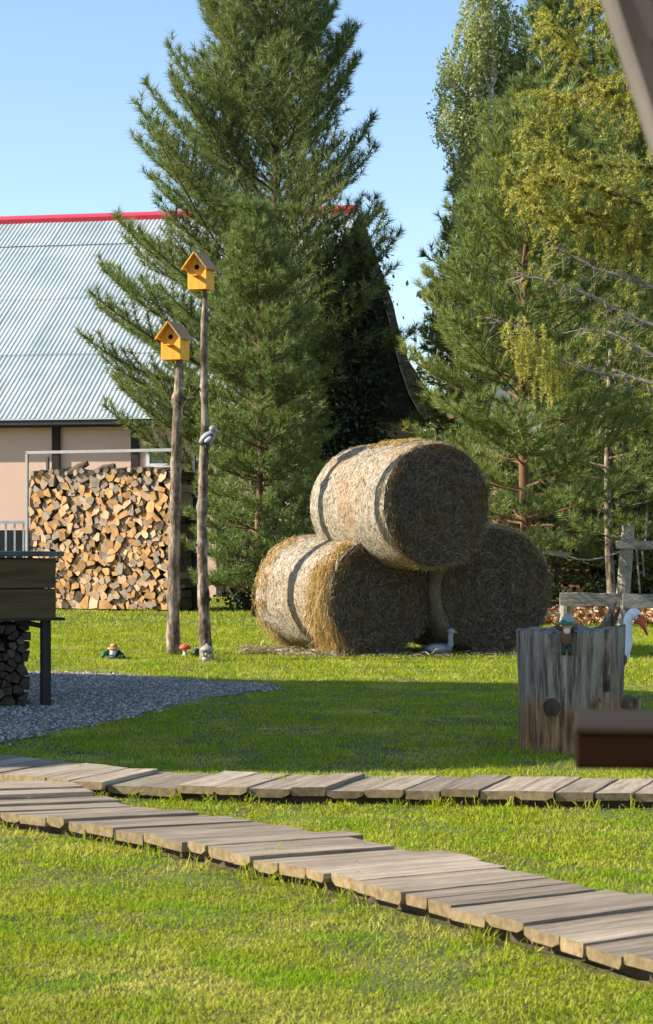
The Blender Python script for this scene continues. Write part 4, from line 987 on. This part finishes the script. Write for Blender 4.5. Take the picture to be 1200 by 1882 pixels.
tot['big'] = conifer('tallest big pine with upswept limbs, in front of the grey roof', 512, 41, 13.2, [(0, 1.5), (2, 2.2), (3.6, 3.3), (5.0, 4.0), (6.2, 3.8), (7.3, 3.4), (8.4, 2.9), (9.3, 2.15), (10.3, 1.7), (11.3, 1.25), (13.4, .1)],
    M['pine_a'], M['bark_dark'], 4, tr=.17, z0=1.2, gap=.38, nb=7, elev=(10, 54), curl=.45, twig=.145, ntuft=28, nlen=.19, nw=.014, tuftgap=.14, spread=.95, asym=lambda a, z: 1.0 if math.cos(a) < .2 else (.84 if z > 9 else .68 if z > 6 else .58), name='pine_tree',
    cut=lambda a, z: math.cos(a) > .3 and ((z < 2.5) or (5 < z < 8.5 and (math.sin(a * 7 + z * 3) > .45))))
tot['small'] = conifer('smaller light green pine just right of the birdhouses', 474, 35, 6.6, [(0, .75), (1, 1.0), (2, 1.12), (3.3, 1.05), (4.8, .78), (5.8, .42), (6.6, .06)],
    M['pine_b'], M['bark_pine'], 5, tr=.06, z0=.3, gap=.30, nb=7, elev=(2, 45), curl=.5, twig=.10, ntuft=28, nlen=.135, nw=.012, tuftgap=.10)
tot['right'] = conifer('right hand pine with reddish trunk rising behind the top bale', 965, 31, 7.6, [(0, .3), (1.2, .8), (2.2, 1.4), (3.0, 1.75), (4.0, 1.7), (5.2, 1.3), (6.4, .8), (7.6, .06)],
    M['pine_c'], M['bark_pine'], 8, tr=.085, z0=1.1, gap=.36, nb=6, elev=(2, 46), curl=.55, twig=.12, ntuft=32, nlen=.145, nw=.012, tuftgap=.105)
tot['r2'] = conifer('slender pine with pale trunk at the right behind the fence', 1122, 34.5, 7.0, [(0, .3), (1.5, .8), (3.0, 1.35), (4.5, 1.3), (5.8, .8), (7.0, .06)],
    M['pine_c'], M['bark_pole'], 9, tr=.07, z0=1.3, gap=.38, nb=6, elev=(0, 45), curl=.5, twig=.12, ntuft=30, nlen=.145, nw=.013, tuftgap=.11)
BG = 'background conifers of the right hand wood'
bgl = ['dark conifer with full crown behind the right hand pine', 'tall dark conifer at the right edge behind the fence', 'dark conifer standing between the two right hand pines', 'farthest dark conifer low behind the rail fence', 'broad conifer at the far right behind the larch', 'dark conifer close behind the lower right bale', 'middle conifer with light needles in the right hand wood', 'light green conifer above the rail fence post', 'narrow conifer at the left border of the right hand wood']
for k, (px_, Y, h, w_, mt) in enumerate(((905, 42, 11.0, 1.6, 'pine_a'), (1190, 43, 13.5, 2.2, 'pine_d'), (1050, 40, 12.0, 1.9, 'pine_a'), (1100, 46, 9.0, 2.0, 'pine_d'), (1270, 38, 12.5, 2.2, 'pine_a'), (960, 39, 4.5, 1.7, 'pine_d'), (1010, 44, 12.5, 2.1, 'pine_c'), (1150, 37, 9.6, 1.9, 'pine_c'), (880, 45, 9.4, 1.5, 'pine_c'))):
    tot[k] = conifer(bgl[k], px_, Y, h, [(0, w_ * .9), (h * .35, w_), (h * .6, w_ * .8), (h * .85, w_ * .4), (h, .08)], M[mt], M['bark_dark'], 20 + k, tr=.13, z0=.4, gap=.42, nb=7, elev=(-5, 42), curl=.4, twig=.17, ntuft=18, nlen=.19, nw=.022, tuftgap=.16, group=BG)

def leafy(name, label, px_, Y, h, blobs, mat, bark, n, size, tr=.1, seed=1, strings=0, trunk=True, limbs=14):
    r = np.random.default_rng(seed); rp = random.Random(seed); x0 = (px_ - 600) * Y / F
    root = empty(name, (x0, Y, 0), 0, label=label, cat='tree' if trunk else 'shrub')
    B = [((at(bx, by, Y).x - x0), dy, at(bx, by, Y).z, rx * Y / F, rz_ * Y / F) for (bx, by, dy, rx, rz_) in blobs]
    m = MB(); m.tube([(0, 0, -.05), (.03, 0, h * .3), (-.02, .03, h * .65), (.02, 0, h)], [tr, tr * .8, tr * .5, tr * .1], 9, wob=.05); m.build('trunk', bark, root, smooth=True)
    lm = MB()
    for b in B:
        for _ in range(max(1, limbs // len(B))):
            a = Vector((0, 0, max(.3, min(h, b[2] - b[4] * rp.uniform(.3, 1.0))))); e = Vector((b[0] + rp.uniform(-.6, .6) * b[3], b[1] + rp.uniform(-.6, .6) * b[3], b[2] + rp.uniform(-.3, .7) * b[4]))
            mid = (a + e) / 2 + Vector((0, 0, .12)); lm.tube([a, mid, e], [tr * .3, tr * .2, .006], 5, caps=False)
    lm.build('branches', bark, root)
    wts = np.array([b[3] ** 1.5 * b[4] for b in B]); wts /= wts.sum(); ps = []; ncl = n // 26
    ci = r.choice(len(B), ncl, p=wts)
    for i in ci:
        b = B[i]; d = unit(r.normal(size=3)) * (r.random() ** .45); c = np.array([b[0] + d[0] * b[3], b[1] + d[1] * b[3], b[2] + d[2] * b[4]])
        k = 26
        if strings:
            q = np.tile(c, (k, 1)); q[:, 2] -= np.linspace(0, strings * r.uniform(.4, 1.2), k); q[:, :2] += r.normal(0, .035, (k, 2)) + np.linspace(0, 1, k)[:, None] * r.normal(0, .06, (1, 2))
        else: q = c + r.normal(0, size * 2.6, (k, 3))
        ps.append(q)
    P = np.concatenate(ps); N = len(P); U = unit(r.normal(size=(N, 3))); V_ = unit(np.cross(U, r.normal(size=(N, 3)))); s = size * r.uniform(.6, 1.2, (N, 1))
    Q = np.stack([P - U * s * .62, P + V_ * s * .34, P + U * s * .62, P - V_ * s * .34], 1)
    tag(link('crown', quad_mesh('crown', Q), mat, root), kind='stuff'); return root
leafy('birch_tree', 'tall birch with hanging grey green foliage left of the right hand pines', 905, 40, 11.8,
      [(880, 40, 0, 45, 80), (850, 140, 0, 60, 70), (915, 60, .3, 60, 110), (835, 215, -.2, 50, 45), (880, 260, 0, 65, 90), (930, 190, .3, 60, 120), (865, 350, 0, 40, 60), (890, -60, 0, 50, 70), (930, 360, .3, 60, 90)], M['birch_leaf'], M['bark_birch'], 36000, .058, tr=.12, seed=3, strings=.55, limbs=60)
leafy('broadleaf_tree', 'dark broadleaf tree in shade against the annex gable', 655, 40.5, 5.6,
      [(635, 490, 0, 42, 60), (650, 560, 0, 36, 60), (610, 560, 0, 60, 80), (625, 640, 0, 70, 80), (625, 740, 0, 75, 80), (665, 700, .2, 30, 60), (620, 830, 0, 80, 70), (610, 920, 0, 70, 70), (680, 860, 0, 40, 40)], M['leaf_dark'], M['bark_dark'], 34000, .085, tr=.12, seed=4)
# larch: trunk just outside the frame on the right, long limbs reach in
LY = 27.5; ls = LY / F; lx = at(1262, 0, LY).x
la = empty('larch_tree', (lx, LY, 0), 0, label='larch with yellowing hanging twigs reaching in from the right', cat='tree')
MB().tube([(0, 0, -.1), (.02, 0, 3), (-.03, 0, 6), (0, 0, 10.5)], [.16, .13, .09, .02], 12, wob=.05).build('trunk', M['bark_dark'], la, smooth=True)
def lp(px_, py_, dy=0): p = at(px_, py_, LY); return Vector((p.x - lx, dy, p.z))
lr = random.Random(12); TPn, TDn = [], []; lb = MB(); dead = MB()
limbs_ = [([(1262, 330), (1200, 302), (1150, 300), (1100, 300), (1050, 285), (970, 225)], 1.0, .2, 0), ([(1262, 230), (1180, 190), (1090, 130), (1040, 50), (1010, 10)], 1.0, .3, .2), ([(1262, 420), (1180, 380), (1080, 340), (1000, 330), (950, 350)], 1.1, -.2, .3),
          ([(1262, 120), (1190, 60), (1120, 30), (1060, -30)], 1.0, .1, -.3), ([(1262, 470), (1200, 430), (1120, 400), (1060, 380)], .9, .3, -.2), ([(1262, 500), (1180, 440), (1090, 400), (1010, 400), (930, 300)], .7, .6, -.5), ([(1262, 20), (1170, -20), (1080, -80)], 1, 0, 0), ([(1262, 200), (1150, 150), (1060, 160), (1000, 140)], .8, .5, .6)]
for pts, dn, dy, d2 in limbs_:
    W_ = [lp(x, y, dy + d2 * i / len(pts)) for i, (x, y) in enumerate(pts)]
    lb.tube(W_, [.035 * (1 - .8 * i / len(W_)) for i in range(len(W_))], 6, caps=False)
    for i in range(len(W_) - 1):
        seg = (W_[i + 1] - W_[i]).length
        for _ in range(int(seg * 40 * dn)):
            q = W_[i].lerp(W_[i + 1], lr.random()); d = Vector((lr.uniform(-.8, .8), lr.uniform(-1.4, 1.4), lr.uniform(-.2, .35)))
            L = lr.uniform(.15, .55); e = q + d * L; hang = lr.uniform(.03, .42) ** 1.0; e2 = e + Vector((lr.uniform(-.3, .2), lr.uniform(-.3, .3), -hang))
            lb.tube([q, e, e2], [.006, .004, .002], 3, caps=False)
            k = int((hang + L) / .035)
            for s in range(k):
                f = s / k; pp = q.lerp(e, f * 2) if f < .5 else e.lerp(e2, f * 2 - 1)
                if lr.random() < .85: TPn.append(pp); TDn.append(Vector((lr.uniform(-1, 1), lr.uniform(-1, 1), lr.uniform(-.6, .6))).normalized())
# separate low sprays of yellow foliage
for (cx_, cy_, w_, h_, c) in ((985, 640, 45, 50, 40), (1015, 690, 35, 30, 22), (960, 600, 40, 30, 16), (1130, 430, 60, 40, 24)):
    for _ in range(c):
        q = lp(cx_ + lr.uniform(-w_, w_), cy_ + lr.uniform(-h_, h_) * .6, lr.uniform(-.3, .5)); hang = lr.uniform(.12, .4)
        for s in range(int(hang / .03)): TPn.append(q - Vector((0, 0, s * .03))); TDn.append(Vector((lr.uniform(-1, 1), lr.uniform(-1, 1), 0.1)).normalized())
        lb.tube([q, q - Vector((0, 0, hang))], .003, 3, caps=False)
# nearly bare grey limbs with dead twigs
for pts in ([(1262, 720), (1180, 698), (1100, 682), (1040, 660), (975, 600), (900, 575)], [(1262, 620), (1170, 585), (1090, 540), (1020, 510), (960, 500)], [(1262, 560), (1190, 520), (1100, 490), (1030, 450)], [(1262, 690), (1200, 650), (1130, 610), (1070, 600)]):
    W_ = [lp(x, y, .1 * i) for i, (x, y) in enumerate(pts)]; dead.tube(W_, [.030 * (1 - .8 * i / len(W_)) for i in range(len(W_))], 6, caps=False)
    for i in range(len(W_) - 1):
        for _ in range(int((W_[i + 1] - W_[i]).length * 60)):
            q = W_[i].lerp(W_[i + 1], lr.random()); L = lr.uniform(.1, .38); e = q + Vector((lr.uniform(-1, .4), lr.uniform(-.8, .8), lr.uniform(-.5, .6))) * L; e2 = e + Vector((lr.uniform(-.5, .2), lr.uniform(-.3, .3), lr.uniform(-.9, .1))) * L * .7
            dead.tube([q, e, e2], [.005, .0035, .002], 3, caps=False)
            if lr.random() < .2:
                for s in range(4): TPn.append(e.lerp(e2, s / 4)); TDn.append(Vector((lr.uniform(-1, 1), lr.uniform(-1, 1), 0)).normalized())
lb.build('branches', M['bark_dark'], la); dead.build('dead_branches', M['twig_grey'], la)
T = needles(np.array([tuple(v) for v in TPn]), np.array([tuple(v) for v in TDn]), 10, .055, .013, 1.4)
tag(link('crown', tri_mesh('crown', T), M['larch'], la), kind='stuff')

# undergrowth and dark wood behind
def scrub(name, label, n, xr, yr, hr, size, mat, cl=30):
    N = n // cl; x = rng.uniform(*xr, N); y = rng.uniform(*yr, N); z = rng.random(N) ** 1.2
    hmx = hr[0] + (hr[1] - hr[0]) * np.array([.5 + .5 * noise.noise((a * .5, b * .3, 9)) for a, b in zip(x, y)])
    C = np.stack([x, y, z * hmx], -1); P = np.repeat(C, cl, 0) + rng.normal(0, size * 2.5, (N * cl, 3)); P[:, 2] = np.abs(P[:, 2]); n = len(P)
    U = runit(n); V_ = unit(np.cross(U, runit(n))); s = size * rng.uniform(.6, 1.2, (n, 1))
    return tag(link(name, quad_mesh(name, np.stack([P - U * s * .6, P + V_ * s * .4, P + U * s * .6, P - V_ * s * .4], 1)), mat), kind='stuff', label=label)
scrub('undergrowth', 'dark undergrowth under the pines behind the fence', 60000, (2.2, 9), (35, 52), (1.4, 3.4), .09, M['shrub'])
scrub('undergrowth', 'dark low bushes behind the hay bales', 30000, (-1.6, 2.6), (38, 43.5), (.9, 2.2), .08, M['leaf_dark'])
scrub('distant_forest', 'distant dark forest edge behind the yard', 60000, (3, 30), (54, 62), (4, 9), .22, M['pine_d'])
# leaf litter near the fence
N = 9000; x = rng.uniform(2.4, 6.5, N); y = rng.uniform(31.8, 36.5, N)
P = np.stack([x, y, rng.uniform(.01, .07, N) + .10 * (rng.random(N) < .15)], -1); U = runit(N); V_ = unit(np.cross(U, runit(N))); s = rng.uniform(.03, .07, (N, 1))
tag(link('leaf_litter', quad_mesh('leaf_litter', np.stack([P - U * s, P + V_ * s * .7, P + U * s, P - V_ * s * .7], 1)), M['litter']), kind='stuff', label='orange brown fallen leaves and chips along the fence')

# ------------------------------------------------------------------ near porch timbers (out of focus at the right edge)
def thick(poly, d, c):   # outline traced at its own distance, given real depth
    n = len(poly); m = MB(); m.v = [tuple(p) for p in poly] + [tuple(Vector(p) + d) for p in poly]
    m.f = [tuple(range(n)), tuple(n + i for i in range(n))[::-1]] + [((i + 1) % n, i, n + i, n + (i + 1) % n) for i in range(n)]; m.m = [0] * (n + 2); return m
QY = 2.2
tbl = empty('porch_table', (at(1055, 0, QY).x, QY, 0), R(-7), label='dark brown plank tabletop corner jutting in at the lower right, blurred', cat='table')
zt = CAMZ - (1336 - HZ) * QY / F
m = MB(); m.box((.55, .12, zt - .004), (1.1, .24, .008)); m.build('top_face', M['porch_top'], tbl, bevel=.002)
m = MB(); m.box((.55, .12, zt - .008 - .017), (1.098, .238, .034)); m.build('edge_board', M['porch_dark'], tbl, bevel=.003)
for x_ in (.35, 1.0): MB().box((x_, .12, (zt - .04) / 2), (.07, .07, zt - .045)).build('leg', M['porch_dark'], tbl)
PY_ = 2.1
pp = empty('porch_timbers', (at(1330, 0, PY_).x, PY_, 0), 0, label='grey brown porch brace crossing the upper right corner, blurred', cat='porch timbers')
o0 = Vector(pp.location)
MB().box((.0, .03, 1.3), (.10, .10, 2.6)).build('post', M['porch_brace'], pp, bevel=.004)
a_, b_ = at(1105, 0, PY_), at(1200, 290, PY_); dv = (b_ - a_); a2 = a_ - dv * .9; b2 = b_ + dv * .55
nrm = Vector((dv.z * -1, 0, dv.x)).normalized(); wv = nrm * (-.085 if nrm.x < 0 else .085)
if wv.x < 0: wv = -wv
m = thick([q + Vector((.011, 0, 0)) - o0 for q in (a2, b2, b2 + wv, a2 + wv)], Vector((0, .06, 0)), 0); m.build('brace', M['porch_brace'], pp, bevel=.004)
c1, c2 = at(1166, -60, PY_ - .12), at(1218, 62, PY_ - .12)
m = thick([c1 - o0, c2 - o0, c2 + Vector((.3, 0, .1)) - o0, c1 + Vector((.3, 0, .25)) - o0], Vector((0, .06, 0)), 0); m.build('dark_beam', M['dark_timber'], pp, bevel=.004)
# unseen porch body around the viewer, roof and side wall added for shade
ps_ = empty('porch', (0, 0, 0), 0, label='timber porch round the viewer with unseen roof and wall added for shade', cat='porch')
MB().box((0, -1.7, 2.78), (4.2, 4.6, .08)).build('roof', M['dark_timber'], ps_)
MB().box((-1.75, -1.8, 1.37), (.08, 4.2, 2.74)).build('shade_wall', M['porch_brace'], ps_)
MB().box((0, -.9, .03), (3.4, 4.6, .06)).build('floor', M['plank'], ps_)

# unseen blocker left of the yard, outlined backwards from the broad lawn shadow
caster = empty('lawn_shadow_caster', (-9, 0, 0), 0, label='unseen dark block left of the yard, shaped to throw the broad lawn shadow', cat='lawn_shadow_caster')
def cast(px_, py_):      # where the edge of the shadow seen at this pixel starts on the blocker's plane
    p = gd(px_, py_); d = (p.x + 9) / -SH.x; return (p.y + SH.y * d, d * math.tan(R(SUN_EL)))
up_ = [cast(*q) for q in ((0, 1238), (510, 1251), (950, 1256), (1200, 1272))]; lo_ = [cast(*q) for q in ((1200, 1390), (1060, 1398), (960, 1412), (700, 1420), (330, 1414), (120, 1436), (0, 1440))]
outl = [(up_[0][0] + .15, 0)] + up_ + [((up_[-1][0] + lo_[0][0]) / 2 + .3, up_[-1][1] + 2.2), (lo_[0][0] + .05, lo_[0][1] + 1.7)] + lo_ + [(lo_[-1][0] - .1, 0)]
print('lawn_shadow_caster', outl)
m = MB(); n = len(outl)
m.v = [(0, y, z) for y, z in outl] + [(-7, y, z) for y, z in outl]
m.f = [tuple(range(n)), tuple(n + i for i in range(n))[::-1]] + [((i + 1) % n, i, n + i, n + (i + 1) % n) for i in range(n)]; m.m = [0] * (n + 2)
m.build('caster_body', M['dark_timber'], caster)
print('tris', {k: v[1] for k, v in tot.items()})
